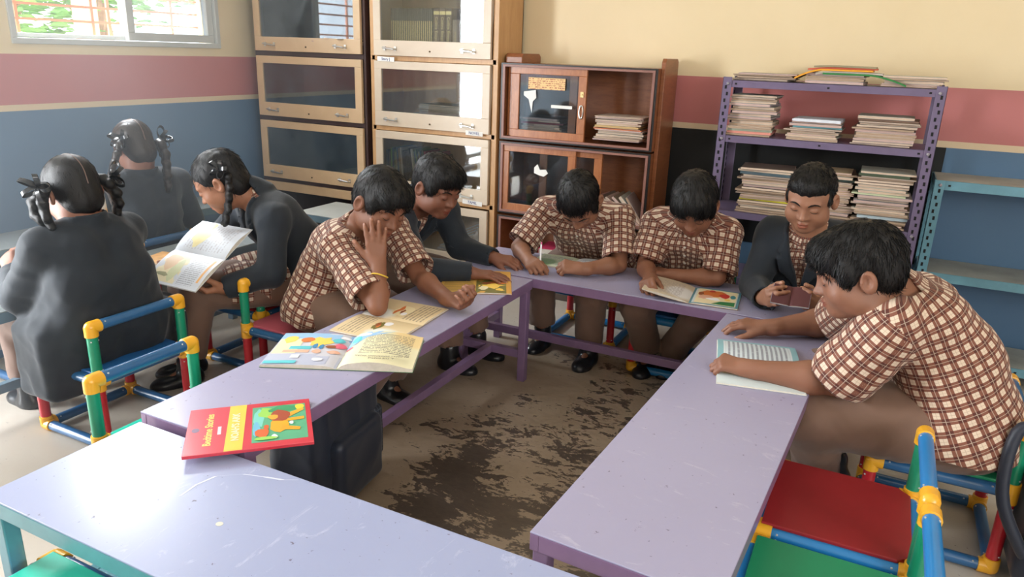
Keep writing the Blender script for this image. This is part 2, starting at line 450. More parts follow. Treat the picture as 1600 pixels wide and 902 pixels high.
sliding(-1.30, -1.09, .07, .44, YF+.006, -1.19)
# stickers on the glass of the upper sliding door
t = NT('sticker_cream_print'); uvv = t.sep(t.obj())
line = t.math('GREATER_THAN', t.math('FRACT', t.math('MULTIPLY', uvv[2], 95)), .5); nz = t.math('GREATER_THAN', t.noise(170, 2), .5)
t.base(t.mix(t.math('MULTIPLY', line, nz), (.75, .50, .22), (.35, .08, .04))); STK = t.m
MB().box((-1.775, YF+.004, 1.165), (-1.56, YF+.0062, 1.225)).build('sticker', STK, dA)
MB().box((-1.635, YF+.003, 1.072), (-1.515, YF+.0062, 1.088)).build('paper_strip', PAP, dA)
b = MB().prism([(-1.80, 1.15), (-1.73, 1.16), (-1.725, 1.12), (-1.745, 1.10), (-1.75, 1.04), (-1.77, 1.11), (-1.80, 1.13)], 0, .0015)
for o_ in (b.build('torn_paper', PAP, dA),): o_.rotation_euler = (math.pi/2, 0, 0); o_.location = (0, YF+.006, 0)
b = MB().prism([(-1.72, .745), (-1.70, .765), (-1.685, .735), (-1.65, .74), (-1.635, .72), (-1.66, .70), (-1.69, .705), (-1.72, .715)], 0, .0015)
o_ = b.build('torn_sticker', PAP, root); o_.rotation_euler = (math.pi/2, 0, 0); o_.location = (0, YF+.006, 0)
def shift(o):
    o.location = Vector(o.location)+Vector((ox, oy, 0))
for ch in root.children: shift(ch)
# wooden plinth under the bookcases
struct('trim_1', MB().box((-3.9, YF+.01, 0), (-.95, WY-.01, .055)), pbr('old_plinth', (.10, .07, .055), .7, var=.4, vs=6, bump=.3), bevel=.004)

# ---- slotted angle racks
PUR = pbr('purple_enamel', (.165, .130, .225), .35, .5, var=.12, vs=10, bump=.1)
TEA = pbr('sea_blue_enamel', (.13, .30, .38), .38, .5, var=.15, vs=10, bump=.1)
TEAS = pbr('dusty_shelf_top', (.33, .34, .31), .6, var=.25, vs=6)
HOLE = pbr('slot_dark', (.006, .006, .008), .8)
BOLT = pbr('bolt_grey', (.35, .33, .38), .4, metal=.5)
def angle_leg(h, sx, sy, ylean=0):
    """L-profile upright with a column of slots on each flange"""
    b = MB(); wd, tk = .040, .0025
    x0, x1 = (0, wd*sx) if sx > 0 else (wd*sx, 0); y0, y1 = (0, wd*sy) if sy > 0 else (wd*sy, 0)
    b.box((x0, min(0, tk*sy), 0), (x1, max(0, tk*sy), h)); b.box((min(0, tk*sx), y0, 0), (max(0, tk*sx), y1, h))
    return b
def slot_mb(h, sx, sy):
    b = MB(); z = .03; k = 0
    while z < h-.02:
        cx = sx*(.020+(.004 if k % 2 else -.004))
        b.box((cx-.0045, -.0012*sy if sy > 0 else 0, z-.008), (cx+.0045, 0 if sy > 0 else .0012, z+.008)) if True else None
        cy = sy*.020
        for xx in ((-.0012*sx, .0037*sx),):
            b.box((min(xx), cy-.0045, z-.008), (max(xx), cy+.0045, z+.008))
        z += .030; k += 1
    return b
def rack(x0, x1, y0, y1, h, shelves, m, mshelf, label, lip=.032):
    root = empty('slotted_angle_rack', ((x0+x1)/2, (y0+y1)/2, 0), 0, label, 'rack')
    cx, cy = (x0+x1)/2, (y0+y1)/2
    for sx in (1, -1):
        for sy in (1, -1):
            lx = (x0 if sx > 0 else x1)-cx; ly = (y0 if sy > 0 else y1)-cy
            l = angle_leg(h, sx, sy).build('upright', m, root, bevel=.0006); l.location = (lx, ly, 0)
            s_ = slot_mb(h, sx, sy).build('slots', HOLE, l)
    for z in shelves:
        sh = MB(); e = .004
        a0, a1, b0, b1 = x0-cx+e, x1-cx-e, y0-cy+e, y1-cy-e
        sh.box((a0, b0, z-.002), (a1, b1, z)).box((a0, b0, z-lip), (a1, b0+.002, z)).box((a0, b1-.002, z-lip), (a1, b1, z)).box((a0, b0, z-lip), (a0+.002, b1, z)).box((a1-.002, b0, z-lip), (a1, b1, z))
        so = sh.build('shelf', [m, mshelf], root, bevel=.0008)
        for xx in (a0+.02, a1-.02):
            MB().lathe([(.007, 0), (.007, .005), (.004, .007)], (xx, b0-.004, z-lip/2), 8, R=Matrix.Rotation(math.pi/2, 3, 'X')).build('bolt', BOLT, so)
        hs = MB()
        for xx in (a0+.055, a1-.055, (a0+a1)/2): hs.box((xx-.005, b0-.0006, z-lip/2-.004), (xx+.005, b0, z-lip/2+.004))
        hs.build('bolt_holes', HOLE, so)
        if mshelf is not m: MB().box((a0+.004, b0+.003, z), (a1-.004, b1-.004, z+.0006)).build('shelf_face', mshelf, so)
    return root
RKX0, RKX1, RKY0, RKY1 = -.722, .190, 3.62, 3.93
RSH = (1.262, 1.005, .655, .52)
rack(RKX0, RKX1, RKY0, RKY1, 1.275, (1.262, 1.012, .655, .33, .08), PUR, PUR, 'purple slotted metal rack full of magazine stacks against the back wall')
rack(.215, 1.13, 3.68, 3.98, .885, (.885, .478, .10), TEA, TEAS, 'low sea-blue slotted metal rack with empty shelves, right of the purple rack', .04)

# ---- reading tables
def tab_mat(name, c1, c2, worn):
    t = NT(name); n = t.noise(2.5, 5, .6); sc = t.noise(22, 6, .75, t.scaled(t.obj(), (1, .35, 1)), .8); sp = t.noise(60, 3, .6)
    c = t.mix(n, c1, c2)
    c = t.mix(t.ramp(sc, [(.60, (0, 0, 0)), (.70, (.8, .8, .8))]), c, worn)
    c = t.mix(t.ramp(sp, [(.69, (0, 0, 0)), (.73, (.8, .8, .8))]), c, (.10, .08, .12))
    t.base(c); t.link(t.ramp(n, [(.3, (.30,)*3), (.7, (.40,)*3)]), t.b.inputs['Roughness'])
    t.b.inputs['Coat Weight'].default_value = .35; t.b.inputs['Coat Roughness'].default_value = .2
    t.bump(t.math('ADD', sc, t.math('MULTIPLY', sp, .3)), .12, .003)
    return t.m
TOPM = tab_mat('lavender_enamel', (.315, .305, .455), (.365, .355, .515), (.47, .45, .57))
TOPSKY = tab_mat('sky_tinted_lavender_enamel', (.30, .345, .54), (.355, .40, .60), (.48, .52, .69))  # bluer than the other tops: the sky's reflection is painted in
EDG = pbr('mauve_enamel', (.205, .125, .235), .35, var=.15, vs=9, coat=.3)
EDGT = pbr('teal_enamel', (.10, .29, .36), .35, var=.2, vs=9, coat=.3)
def table(name, cx, cy, L, W, h, rot, top, edge, label, rail=True, group='low lavender reading tables', apron=.042):
    root = empty(name, (cx, cy, 0), rot, label, 'table', group)
    MB().box((-L/2, -W/2, h-.004), (L/2, W/2, h)).build('table_top', top, root, bevel=.0015)
    MB().box((-L/2, -W/2, h-apron), (L/2, -W/2+.02, h-.004)).box((-L/2, W/2-.02, h-apron), (L/2, W/2, h-.004)).box((-L/2, -W/2+.02, h-apron), (-L/2+.02, W/2-.02, h-.004)).box((L/2-.02, -W/2+.02, h-apron), (L/2, W/2-.02, h-.004)).box((-L/2+.02, -W/2+.02, h-.02), (L/2-.02, W/2-.02, h-.004)).build('apron', edge, root, bevel=.002)
    q = .017
    for sx in (-1, 1):
        for sy in (-1, 1):
            x, y = sx*(L/2-.022), sy*(W/2-.022)
            MB().box((x-q, y-q, 0), (x+q, y+q, h-.0045)).build('leg', edge, root, bevel=.003)
        if rail: MB().box((sx*(L/2-.022)-.014, -W/2+.039, .105), (sx*(L/2-.022)+.014, W/2-.039, .14)).build('cross_rail', edge, root, bevel=.002)
    if rail: MB().box((-L/2+.037, -.014, .105), (L/2-.037, .014, .14)).build('long_rail', edge, root, bevel=.002)
    return root
table('reading_table', -1.395, 1.89, 1.58, .355, .4535, math.pi/2, TOPM, EDG, 'lavender low table on the left side of the ring, under two open picture books')
table('reading_table', -.78, 2.89, 1.62, .385, .4535, 0, TOPM, EDG, 'lavender low table at the far end of the ring, near the bookcases')
table('reading_table', -.275, 1.905, 1.55, .375, .4525, math.radians(87.2)+math.pi, TOPM, EDG, 'lavender low table on the right side of the ring, beside the red seat')
table('reading_table', -.80, .895, 1.50, .37, .4400, 0, TOPSKY, EDGT, 'blue-lavender low table with teal legs and sky-tinted top, nearest the camera, closing the ring')
GRY = tab_mat('grey_enamel', (.20, .235, .24), (.25, .285, .29), (.33, .36, .36))
GRYE = pbr('blue_grey_enamel', (.12, .19, .25), .35, var=.15)
table('reading_table', -2.73, 1.72, 1.75, .28, .45, math.pi/2, GRY, GRYE, 'grey low table behind the girl with looped plaits, at the left edge', group='grey low tables by the window wall')
table('reading_table', -3.53, 2.20, 2.3, .30, .45, math.pi/2, GRY, GRYE, 'grey low table against the window wall, beyond the girl with long plaits', group='grey low tables by the window wall')
table('reading_table', -2.62, 3.32, .60, .36, .45, 0, pbr('pale_grey_laminate', (.42, .44, .42), .4, var=.1), GRYE, 'pale grey low table under the dark brown bookcase', rail=False, group='grey low tables by the window wall')
# scratches on the nearest table
SCR = pbr('bare_scratch', (.66, .70, .80), .5)
b = MB(); pts = [(-1.20, .905), (-1.205, .95), (-1.195, .995), (-1.15, 1.03), (-1.10, 1.045), (-1.06, 1.055), (-1.03, 1.072)]
for i in range(len(pts)-1):
    (xa, ya), (xb, yb_) = pts[i], pts[i+1]; ww = .0022+.001*math.sin(i*2)
    b.add([(xa-ww, ya-ww, 0), (xb-ww, yb_-ww, 0), (xb+ww, yb_+ww, 0), (xa+ww, ya+ww, 0)], [(0, 1, 2, 3)])
tb = [o for o in bpy.data.objects if o.get('label', '').startswith('blue-lavender')][0]
s_ = b.build('scratch', SCR, tb); s_.location = (.80, -.895, .4403)
b = MB().prism([(.008*math.cos(a*.63), .007*math.sin(a*.63)) for a in range(10)], 0, .0003).build('paint_spot', pbr('cream_spot', (.62, .62, .55), .6), tb); b.location = (-.255, -.02, .4402)

# ---- plastic pipe chairs
PB = pbr('blue_plastic', (.025, .115, .27), .28, .5, var=.12, vs=5, coat=.2)
PBL = pbr('bright_blue_plastic', (.015, .20, .50), .28, .5, var=.1, vs=5, coat=.2)
PY = pbr('yellow_plastic', (.80, .40, .025), .3, .5, coat=.2)
PG = pbr('green_plastic', (.010, .26, .14), .28, .5, coat=.2, var=.12, vs=5)
PR = pbr('red_plastic', (.50, .018, .03), .28, .5, coat=.2, var=.1, vs=5)
SEAT = {'red': pbr('red_seat', (.29, .018, .022), .38, .4, var=.12, vs=5), 'pink': pbr('pink_red_seat', (.52, .11, .15), .35, .5, var=.12, vs=4),
        'green': pbr('green_seat', (.015, .28, .13), .35, .5, var=.1, vs=4), 'teal': pbr('sea_green_seat', (.035, .60, .44), .32, .5, var=.06, vs=4), 'blue': pbr('blue_seat', (.02, .12, .35), .35)}
RIV = pbr('rivet', (.65, .68, .70), .3, metal=.5)
def make_chair(loc, rz, seat, label, W=.34, D=.33, hs=.262, hb=.455, pb=None):
    """faces local +y; back rail at -y"""
    pb = pb or PB; r = .0175; re = .0215
    root = empty('pipe_chair', loc, rz, label, 'chair', 'plastic pipe chairs')
    xs, ys = W/2, D/2; z0 = .022; b = .030
    def pipe(p, q, m, name):
        p, q = Vector(p), Vector(q); d = (q-p).normalized()
        o = MB().tube([p+d*b*.7, q-d*b*.7], r, 14).build(name, m, root, smooth=True)
        side = d.cross(Vector((0, 0, 1))); side = side.normalized() if side.length > .1 else Vector((1, 0, 0))
        rv = MB()
        for e in (p+d*(b+.014), q-d*(b+.014)):
            for sgn in (1, -1):
                c = e+side*sgn*r*.72+Vector((0, 0, 1))*r*.68 if abs(d.z) < .5 else e+Vector((sgn*.72, -.68 if p.y < 0 else .68, 0))*r
                rv.lathe([(.0028, -.002), (.0028, .0008), (.001, .0016)], c, 6)
        rv.build('rivet', RIV, o)
        return o
    def joint(c, dirs):
        c = Vector(c); j = MB()
        for dd in dirs:
            d = Vector(dd); j.tube([c-d*re*.1, c+d*b, c+d*(b+.001)], [re, re, re*.9], 14)
        # rounded corner
        j.lathe([(re*math.cos(a), re*math.sin(a)) for a in [k*math.pi/10-math.pi/2 for k in range(1, 10)]], c, 14)
        j.build('joint', PY, root, smooth=True)
    for sx in (-1, 1):
        x = sx*xs
        for sy in (-1, 1):
            y = sy*ys
            joint((x, y, z0), [(0, 0, 1), (-sx, 0, 0), (0, -sy, 0)])
            pipe((x, y, z0), (x, y, hs), PR, 'leg')
            dirs = [(0, 0, -1), (-sx, 0, 0), (0, -sy, 0)]
            if sy < 0: dirs.append((0, 0, 1))
            joint((x, y, hs), dirs)
        pipe((x, -ys, z0), (x, ys, z0), pb, 'floor_rail')
        pipe((x, -ys, hs), (x, ys, hs), pb, 'seat_rail')
        pipe((x, -ys, hs), (x, -ys, hb), PG, 'back_post')
        joint((x, -ys, hb), [(0, 0, -1), (-sx, 0, 0)])
    for sy in (-1, 1):
        pipe((-xs, sy*ys, z0), (xs, sy*ys, z0), pb, 'floor_rail')
        pipe((-xs, sy*ys, hs), (xs, sy*ys, hs), pb, 'seat_rail')
    pipe((-xs, -ys, hb), (xs, -ys, hb), pb, 'back_rail')
    s_ = MB(); zt = hs+r+.001; e = .004
    c = .03
    poly = [(-xs+e+c, -ys+e), (xs-e-c, -ys+e), (xs-e, -ys+e+c), (xs-e, ys-e), (-xs+e, ys-e), (-xs+e, -ys+e+c)]
    s_.prism(poly, zt-.004, zt+.007)
    s_.build('seat', SEAT[seat], root, bevel=.003)
    return root
PI = math.pi
# heading: rz turns local +y to the way the sitter faces
CH = {}
CH['G1'] = make_chair((-2.365, 1.575, 0), PI/2, 'blue', 'blue and green pipe chair under the girl with looped plaits')
CH['bag'] = make_chair((-1.665, 1.315, 0), -PI/2, 'teal', 'green-backed pipe chair pushed under the left table, holding the dark school bag', W=.335)
CH['B1'] = make_chair((-1.985, 2.175, 0), -PI/2, 'pink', 'pipe chair with pink-red seat under the boy resting his cheek on his hand')
CH['B2'] = make_chair((-1.985, 2.72, 0), -PI/2, 'red', 'pipe chair under the boy in the blazer at the left table')
CH['G3'] = make_chair((-2.37, 2.305, 0), PI/2, 'red', 'pipe chair under the girl reading on her lap', W=.33)
CH['G2'] = make_chair((-3.13, 2.33, 0), PI/2, 'green', 'pipe chair under the girl with long hanging plaits')
CH['e1'] = make_chair((-3.13, 1.74, 0), PI/2, 'green', 'empty pipe chair with green seat at the far left edge')
CH['e2'] = make_chair((-3.13, 2.90, 0), PI/2, 'green', 'empty pipe chair with green seat between the two seated girls')
CH['Bc'] = make_chair((-1.19, 3.325, 0), PI, 'red', 'pipe chair under the boy writing at the far table', pb=PBL)
CH['B3'] = make_chair((-.69, 3.16, 0), PI, 'blue', 'pipe chair under the boy reading at the middle of the far table', pb=PBL)
CH['B4'] = make_chair((-.22, 3.22, 0), PI, 'green', 'pipe chair under the blazer boy holding a small book', pb=PBL)
CH['B5'] = make_chair((.285, 2.35, 0), PI/2, 'green', 'pipe chair under the big boy on the right', W=.35, D=.34)
CH['r'] = make_chair((.045, 1.83, 0), PI/2, 'red', 'empty pipe chair with dark red seat beside the right table', W=.345, D=.335, pb=PBL)
CH['g'] = make_chair((.045, 1.435, 0), PI/2, 'green', 'empty pipe chair with green seat in the lower right corner', W=.345, D=.335, pb=PBL)
CH['f'] = make_chair((-1.30, .62, 0), 0, 'teal', 'empty pipe chair with bright sea-green seat under the nearest table', W=.34, D=.33)
# ---------------------------------------------------------------- books and papers
def hexc(r, g, b): return tuple(((x/255)/12.92 if x/255 <= .04045 else ((x/255+.055)/1.055)**2.4) for x in (r, g, b))
def page_mat(name, paper, ink=(.10, .10, .12), rows=16, box=(.1, .9, .12, .88), border=None, vert=False, dens=.42, washes=()):
    t = NT(name); u, v, _ = t.sep(t.uv())
    if vert: u, v = v, u
    f = t.math('FRACT', t.math('MULTIPLY', v, float(rows)))
    row = t.math('FLOOR', t.math('MULTIPLY', v, float(rows)))
    cmb = t.n('ShaderNodeCombineXYZ'); t.link(t.math('MULTIPLY', u, 55.0), cmb.inputs[0]); t.link(t.math('MULTIPLY', row, 7.3), cmb.inputs[1])
    nz = t.noise(1.0, 1, .5, cmb.outputs[0])
    m = t.math('MULTIPLY', t.math('LESS_THAN', t.math('ABSOLUTE', t.math('SUBTRACT', f, .5)), .24), t.math('GREATER_THAN', nz, dens))
    for a, lo, hi in ((u, box[0], box[1]), (v, box[2], box[3])):
        m = t.math('MULTIPLY', m, t.math('MULTIPLY', t.math('GREATER_THAN', a, lo), t.math('LESS_THAN', a, hi)))
    base = t.mix(t.noise(4, 4, .6), paper, tuple(x*.93 for x in paper))
    for c, cx, cy, r in washes:
        dx = t.math('SUBTRACT', u, cx); dy = t.math('SUBTRACT', v, cy)
        d = t.math('SQRT', t.math('ADD', t.math('MULTIPLY', dx, dx), t.math('MULTIPLY', dy, dy)))
        k = t.math('MULTIPLY', t.math('SUBTRACT', r, t.math('ADD', d, t.math('MULTIPLY', t.noise(9, 4), r*.5))), 4/r); k = t.n('ShaderNodeClamp', i_Value=k).outputs[0]
        base = t.mix(k, base, c)
    if border:
        bu = t.math('MAXIMUM', t.math('MAXIMUM', t.math('LESS_THAN', u, border[1]), t.math('GREATER_THAN', u, 1-border[1])), t.math('MAXIMUM', t.math('LESS_THAN', v, border[1]), t.math('GREATER_THAN', v, 1-border[1])))
        base = t.mix(bu, base, border[0])
    t.base(t.mix(t.math('MULTIPLY', m, .8), base, ink)); t.set(Roughness=.45)
    t.b.inputs['Specular IOR Level'].default_value = .4
    return t.m
def flat(name, c, rough=.5): return pbr(name, c, rough)
PEDGE = pbr('page_edges', (.66, .62, .54), .8, var=.1, vs=60)
def pz(u, tk, bulge, lift=0): return tk*min(1, (u/.12)**.6 if u > 0 else 0)*(1-.15*u)+bulge*math.sin(math.pi*min(1, u*1.05))+lift*u**2
def open_book(loc, rz, w, h, lm_, rm_, cover, label, tkl=.006, tkr=.006, bl=.006, br=.008, ll=0, lr=0, rot=None, art=(), cat='book', z0=.0008, name='open_book'):
    root = empty(name, loc, rz, label, cat)
    if rot: root.rotation_euler = rot
    N = 14
    cv = MB()
    for sx, tk, bu, li in ((-1, tkl, bl, ll), (1, tkr, br, lr)):
        vs = []; 
        for i in range(N+1):
            u = i/N; x = sx*u*(w+.002); z = li*u**2+ (bu*.45*math.sin(math.pi*u) if li else 0)
            vs += [(x, -h/2-.002, z), (x, h/2+.002, z), (x, -h/2-.002, z+.0008), (x, h/2+.002, z+.0008)]
        fs = []
        for i in range(N):
            a, b = 4*i, 4*i+4; fs += [(a, a+1, b+1, b), (a+2, b+2, b+3, a+3), (a, b, b+2, a+2), (a+1, a+3, b+3, b+1)]
        fs += [(4*N, 4*N+1, 4*N+3, 4*N+2)]
        cv.add(vs, fs)
    cv.build('cover', cover, root)
    for sx, tk, bu, li, mt, nm in ((-1, tkl, bl, ll, lm_, 'left_page'), (1, tkr, br, lr, rm_, 'right_page')):
        m = MB(); top = []; vs = []; uvs = []
        for i in range(N+1):
            u = i/N; x = sx*u*w; z = z0+pz(u, tk, bu, li); zb = .0009+li*u**2+(bu*.45*math.sin(math.pi*u) if li else 0); z = max(z, zb+.0003)
            vs += [(x, -h/2, z), (x, h/2, z), (x, -h/2, zb), (x, h/2, zb)]
        fs = []; uv = []; mi = []
        for i in range(N):
            a, b = 4*i, 4*i+4; u0, u1 = i/N, (i+1)/N
            if sx < 0: u0, u1 = 1-u0, 1-u1
            fs.append((a, b, b+1, a+1)); uv.append([(u0, 0), (u1, 0), (u1, 1), (u0, 1)]); mi.append(0)
            fs.append((a, a+2, b+2, b)); uv.append([(0, 0)]*4); mi.append(1)
            fs.append((a+1, b+1, b+3, a+3)); uv.append([(0, 0)]*4); mi.append(1)
        fs.append((4*N, 4*N+2, 4*N+3, 4*N+1)); uv.append([(0, 0)]*4); mi.append(1)
        m.add(vs, fs, 0, uv); m.m = mi
        po = m.build(nm, [mt, PEDGE], root, smooth=True)
        k = 0; am = MB(); ml = []
        for sd, c, poly in art:
            if sd != sx: continue
            k += 1
            mt2 = flat('print_%02d%02d%02d' % tuple(int(q*99) for q in c), c)
            if mt2 not in ml: ml.append(mt2)
            # fan with a few subdivisions so it follows the page
            cx = sum(p[0] for p in poly)/len(poly); cy = sum(p[1] for p in poly)/len(poly)
            pts = []
            for a, b in zip(poly, poly[1:]+poly[:1]):
                for j in range(3): pts.append((a[0]+(b[0]-a[0])*j/3, a[1]+(b[1]-a[1])*j/3))
            def P3(u, v):
                uu = min(1, max(.0, (1-u) if sx < 0 else u)); return (sx*uu*w, (v-.5)*h, z0+max(pz(uu, tk, bu, li), .0012)+.0004+.00012*k)
            rings = [[P3(cx+(p[0]-cx)*q, cy+(p[1]-cy)*q) for p in pts] for q in (1, .66, .33)]
            n = len(pts); V = rings[0]+rings[1]+rings[2]+[P3(cx, cy)]
            F = [(i+r*n, (i+1) % n+r*n, (i+1) % n+(r+1)*n, i+(r+1)*n) for r in (0, 1) for i in range(n)]+[(2*n+i, 2*n+(i+1) % n, 3*n) for i in range(n)]
            am.add(V, F, ml.index(mt2))
        if k: am.build('illustration', ml, po)
    return root
def blob(cx, cy, rx, ry, n=10, seed=0, j=.15):
    r = random.Random(seed+int(cx*977+cy*331)); return [(cx+rx*math.cos(2*math.pi*k/n)*r.uniform(1-j, 1+j), cy+ry*math.sin(2*math.pi*k/n)*r.uniform(1-j, 1+j)) for k in range(n)]
def rect(x0, y0, x1, y1): return [(x0, y0), (x1, y0), (x1, y1), (x0, y1)]
C = dict(sky=hexc(150, 190, 225), yel=hexc(245, 205, 95), org=hexc(215, 120, 60), blu=hexc(60, 130, 175), aqu=hexc(90, 190, 200), pnk=hexc(225, 110, 130), skn=hexc(225, 175, 150), gry=hexc(180, 185, 205), grn=hexc(110, 160, 110), wht=hexc(240, 240, 245), brn=hexc(150, 85, 50), crm=hexc(235, 220, 180), dgr=hexc(40, 120, 70), red=hexc(200, 60, 50), olv=hexc(120, 115, 60), tel=hexc(70, 140, 150))
TZ = .4545
# the big picture book with a cartoon page on the left
art = [(-1, C['sky'], rect(0, .80, 1, 1)), (-1, C['gry'], rect(.0, .0, 1, .33)), (-1, C['crm'], rect(.02, .33, .35, .80)), (-1, C['aqu'], rect(.22, .46, .52, .56)), (-1, C['skn'], rect(.16, .36, .52, .44)),
       (-1, C['yel'], blob(.16, .78, .09, .12)), (-1, C['yel'], blob(.58, .72, .17, .15, 14, 2, .35)), (-1, C['org'], blob(.40, .76, .10, .08)), (-1, C['blu'], blob(.56, .56, .035, .08)), (-1, C['blu'], blob(.65, .55, .035, .08)),
       (-1, C['skn'], blob(.62, .40, .06, .06)), (-1, C['pnk'], blob(.90, .60, .09, .08)), (-1, C['brn'], blob(.78, .56, .08, .05)), (-1, C['skn'], blob(.86, .40, .09, .05)), (-1, C['aqu'], blob(.84, .75, .10, .06)), (-1, C['wht'], blob(.92, .86, .08, .04)),
       (-1, C['wht'], rect(.33, .18, .44, .28)), (-1, C['wht'], blob(.70, .16, .08, .05)), (-1, C['aqu'], rect(.02, .02, .45, .10)),
       (1, C['sky'], [(0, .55), (.12, .62), (.22, .85), (.45, .90), (.6, 1), (0, 1)]), (1, C['aqu'], blob(.10, .78, .07, .10)), (1, C['pnk'], blob(.05, .52, .05, .04)), (1, C['wht'], blob(.18, .92, .10, .05))]
ob = open_book((-1.372, 1.662, TZ), math.radians(25.8), .222, .252,
    page_mat('cartoon_page', hexc(205, 205, 215), rows=9, dens=2), page_mat('cream_story_page', hexc(228, 222, 185), (.16, .14, .12), 21, (.22, .90, .30, .92), washes=((hexc(230, 205, 150), .9, .9, .5),)),
    pbr('green_book_cover', (.10, .22, .12), .4), 'large open picture book with cartoon page and cream text page', .008, .012, .004, .016, art=art)
# heading printed upside down along the near edge of the right page
rp = [c for c in ob.children if c.name.startswith('right_page')][0]
for k, (tx, yy) in enumerate((('A. THE CASTLE', -.094), ('OF GREAT IMPORTANT WORK', -.078))):
    text_obj('lettering', tx, .0115, flat('heading_ink', (.12, .10, .08)), rp, (.125, yy, .0284), (0, 0, PI), .0001)
# book under the elbow
art = [(-1, C['crm'], blob(.55, .50, .30, .14, 12, 1)), (-1, C['org'], blob(.50, .42, .20, .035, 12, 3, .5)), (-1, C['brn'], blob(.58, .50, .14, .03, 12, 4, .5)), (-1, C['wht'], blob(.70, .56, .08, .05)),
       (1, C['olv'], blob(.45, .50, .18, .06, 12, 5, .4)), (1, C['brn'], blob(.40, .48, .12, .035, 12, 6, .5)), (1, C['wht'], blob(.30, .60, .10, .06)), (1, C['org'], blob(.50, .52, .08, .02, 10, 7, .5))]
ob = open_book((-1.425, 1.975, TZ), -PI/2+.06, .185, .245, page_mat('tan_page_a', hexc(226, 205, 165), (.25, .2, .15), 18, (.08, .92, .62, .93), washes=((hexc(235, 238, 235), .85, .2, .4),)),
    page_mat('tan_page_b', hexc(224, 202, 160), (.25, .2, .15), 18, (.08, .92, .08, .36), washes=((hexc(230, 235, 230), .85, .75, .5),)), pbr('tan_cover', (.45, .32, .18), .5), 'tan open picture book under the elbow with the yellow wristband', .004, .004, .002, .003, art=art)
art2 = art
# the yellow book
art = [(1, C['olv'], rect(.0, .0, .86, .55)), (1, C['yel'], blob(.45, .30, .35, .10, 14, 8, .4)), (1, C['org'], blob(.6, .45, .25, .06, 12, 9, .5)), (1, C['crm'], blob(.2, .2, .12, .08, 10, 2, .4)), (1, C['brn'], blob(.30, .42, .2, .04, 12, 3, .5)), (1, C['yel'], blob(.7, .15, .12, .05, 10, 4, .5))]
open_book((-1.392, 2.515, TZ), math.radians(27.7), .139, .30, page_mat('yellow_text_page', hexc(222, 180, 95), (.25, .15, .05), 22, (.08, .92, .05, .95), dens=.3), page_mat('yellow_page', hexc(225, 170, 80), rows=8, dens=2),
    pbr('orange_cover', (.50, .26, .08), .5), 'yellow open picture book under the hands of a blazer wearer', .004, .004, .001, .001, art=art)
# writing book and pen
open_book((-1.165, 2.985, TZ), .05, .175, .19, page_mat('white_page_a', hexc(205, 215, 190), (.2, .25, .3), 14, washes=((hexc(110, 150, 90), .3, .3, .5),)), page_mat('white_page_b', hexc(228, 235, 240), (.3, .35, .5), 16, dens=.5),
    pbr('pale_cover', (.5, .52, .55), .5), 'white open exercise book in front of the bowed writer', .004, .005, .002, .006)
pn = MB().tube([(0, 0, 0), (.004, .004, .012)], [.0006, .0032], 10).tube([(.004, .004, .012), (.022, .02, .115)], .0036, 10).build('pen_barrel', pbr('white_pen', (.85, .85, .88), .25))
pr = empty('pen', (-1.225, 2.758, .466), 0, 'white pen with pink cap held upright at the far table', 'pen'); pn.parent = pr
MB().tube([(.022, .02, .112), (.024, .022, .122)], [.0040, .0030], 10).build('cap', pbr('pink_pen_cap', (.7, .1, .25), .3), pr, smooth=True)
pr.rotation_euler = (-.05, -.25, 0)
# picture book with red figures
art = [(1, C['crm'], rect(.10, .06, .93, .94)), (1, C['org'], blob(.42, .68, .26, .20, 12, 3, .3)), (1, C['red'], blob(.68, .62, .12, .14, 10, 4, .2)), (1, C['skn'], blob(.30, .45, .16, .12, 10, 5, .3)), (1, C['dgr'], [(.45, .08), (.92, .08), (.92, .32), (.62, .26)]), (1, C['wht'], blob(.48, .36, .15, .08, 10, 6, .3)), (1, C['tel'], blob(.85, .62, .06, .12)), (1, C['brn'], blob(.18, .62, .06, .10)), (1, C['red'], blob(.40, .82, .07, .06)), (1, C['yel'], blob(.75, .40, .07, .05))]
open_book((-.588, 2.825, TZ), math.radians(6), .182, .215, page_mat('pale_page_a', hexc(205, 190, 165), (.35, .3, .3), 15, (.1, .8, .1, .9), washes=((hexc(225, 225, 225), .8, .4, .5),)), page_mat('teal_border_page', hexc(205, 215, 215), rows=6, dens=2, border=(hexc(90, 140, 155), .05)),
    pbr('brown_cover', (.18, .10, .06), .5), 'open picture book with red figures and teal border on the far table', .005, .005, .010, .001, ll=.030, art=art)
# text book with pale blue border
open_book((-.240, 2.235, TZ-.001), math.radians(101.5), .180, .245, page_mat('page_with_yellow', hexc(215, 228, 230), rows=12, dens=2, washes=((hexc(235, 190, 80), .6, .8, .35), (hexc(230, 160, 120), .7, .5, .3))),
    page_mat('blue_bordered_text', hexc(215, 226, 232), (.22, .24, .30), 17, (.10, .93, .10, .90), border=(hexc(140, 185, 195), .075), dens=.33), pbr('white_cover_card', (.6, .62, .62), .5), 'open text book with pale blue border on the right table', .004, .006, .002, .008)
# small book held up
bk_ = open_book((-.214, 2.722, .545), 0, .064, .085, flat('dark_red_leaf', (.09, .022, .025)), flat('dark_red_leaf', (.09, .022, .025)), pbr('grey_photo_cover', (.30, .28, .34), .35, var=.5, vs=40), 'small dark red book held up in both hands', .004, .004, .002, .003, ll=.006, lr=.006, rot=(math.radians(38), 0, .03))
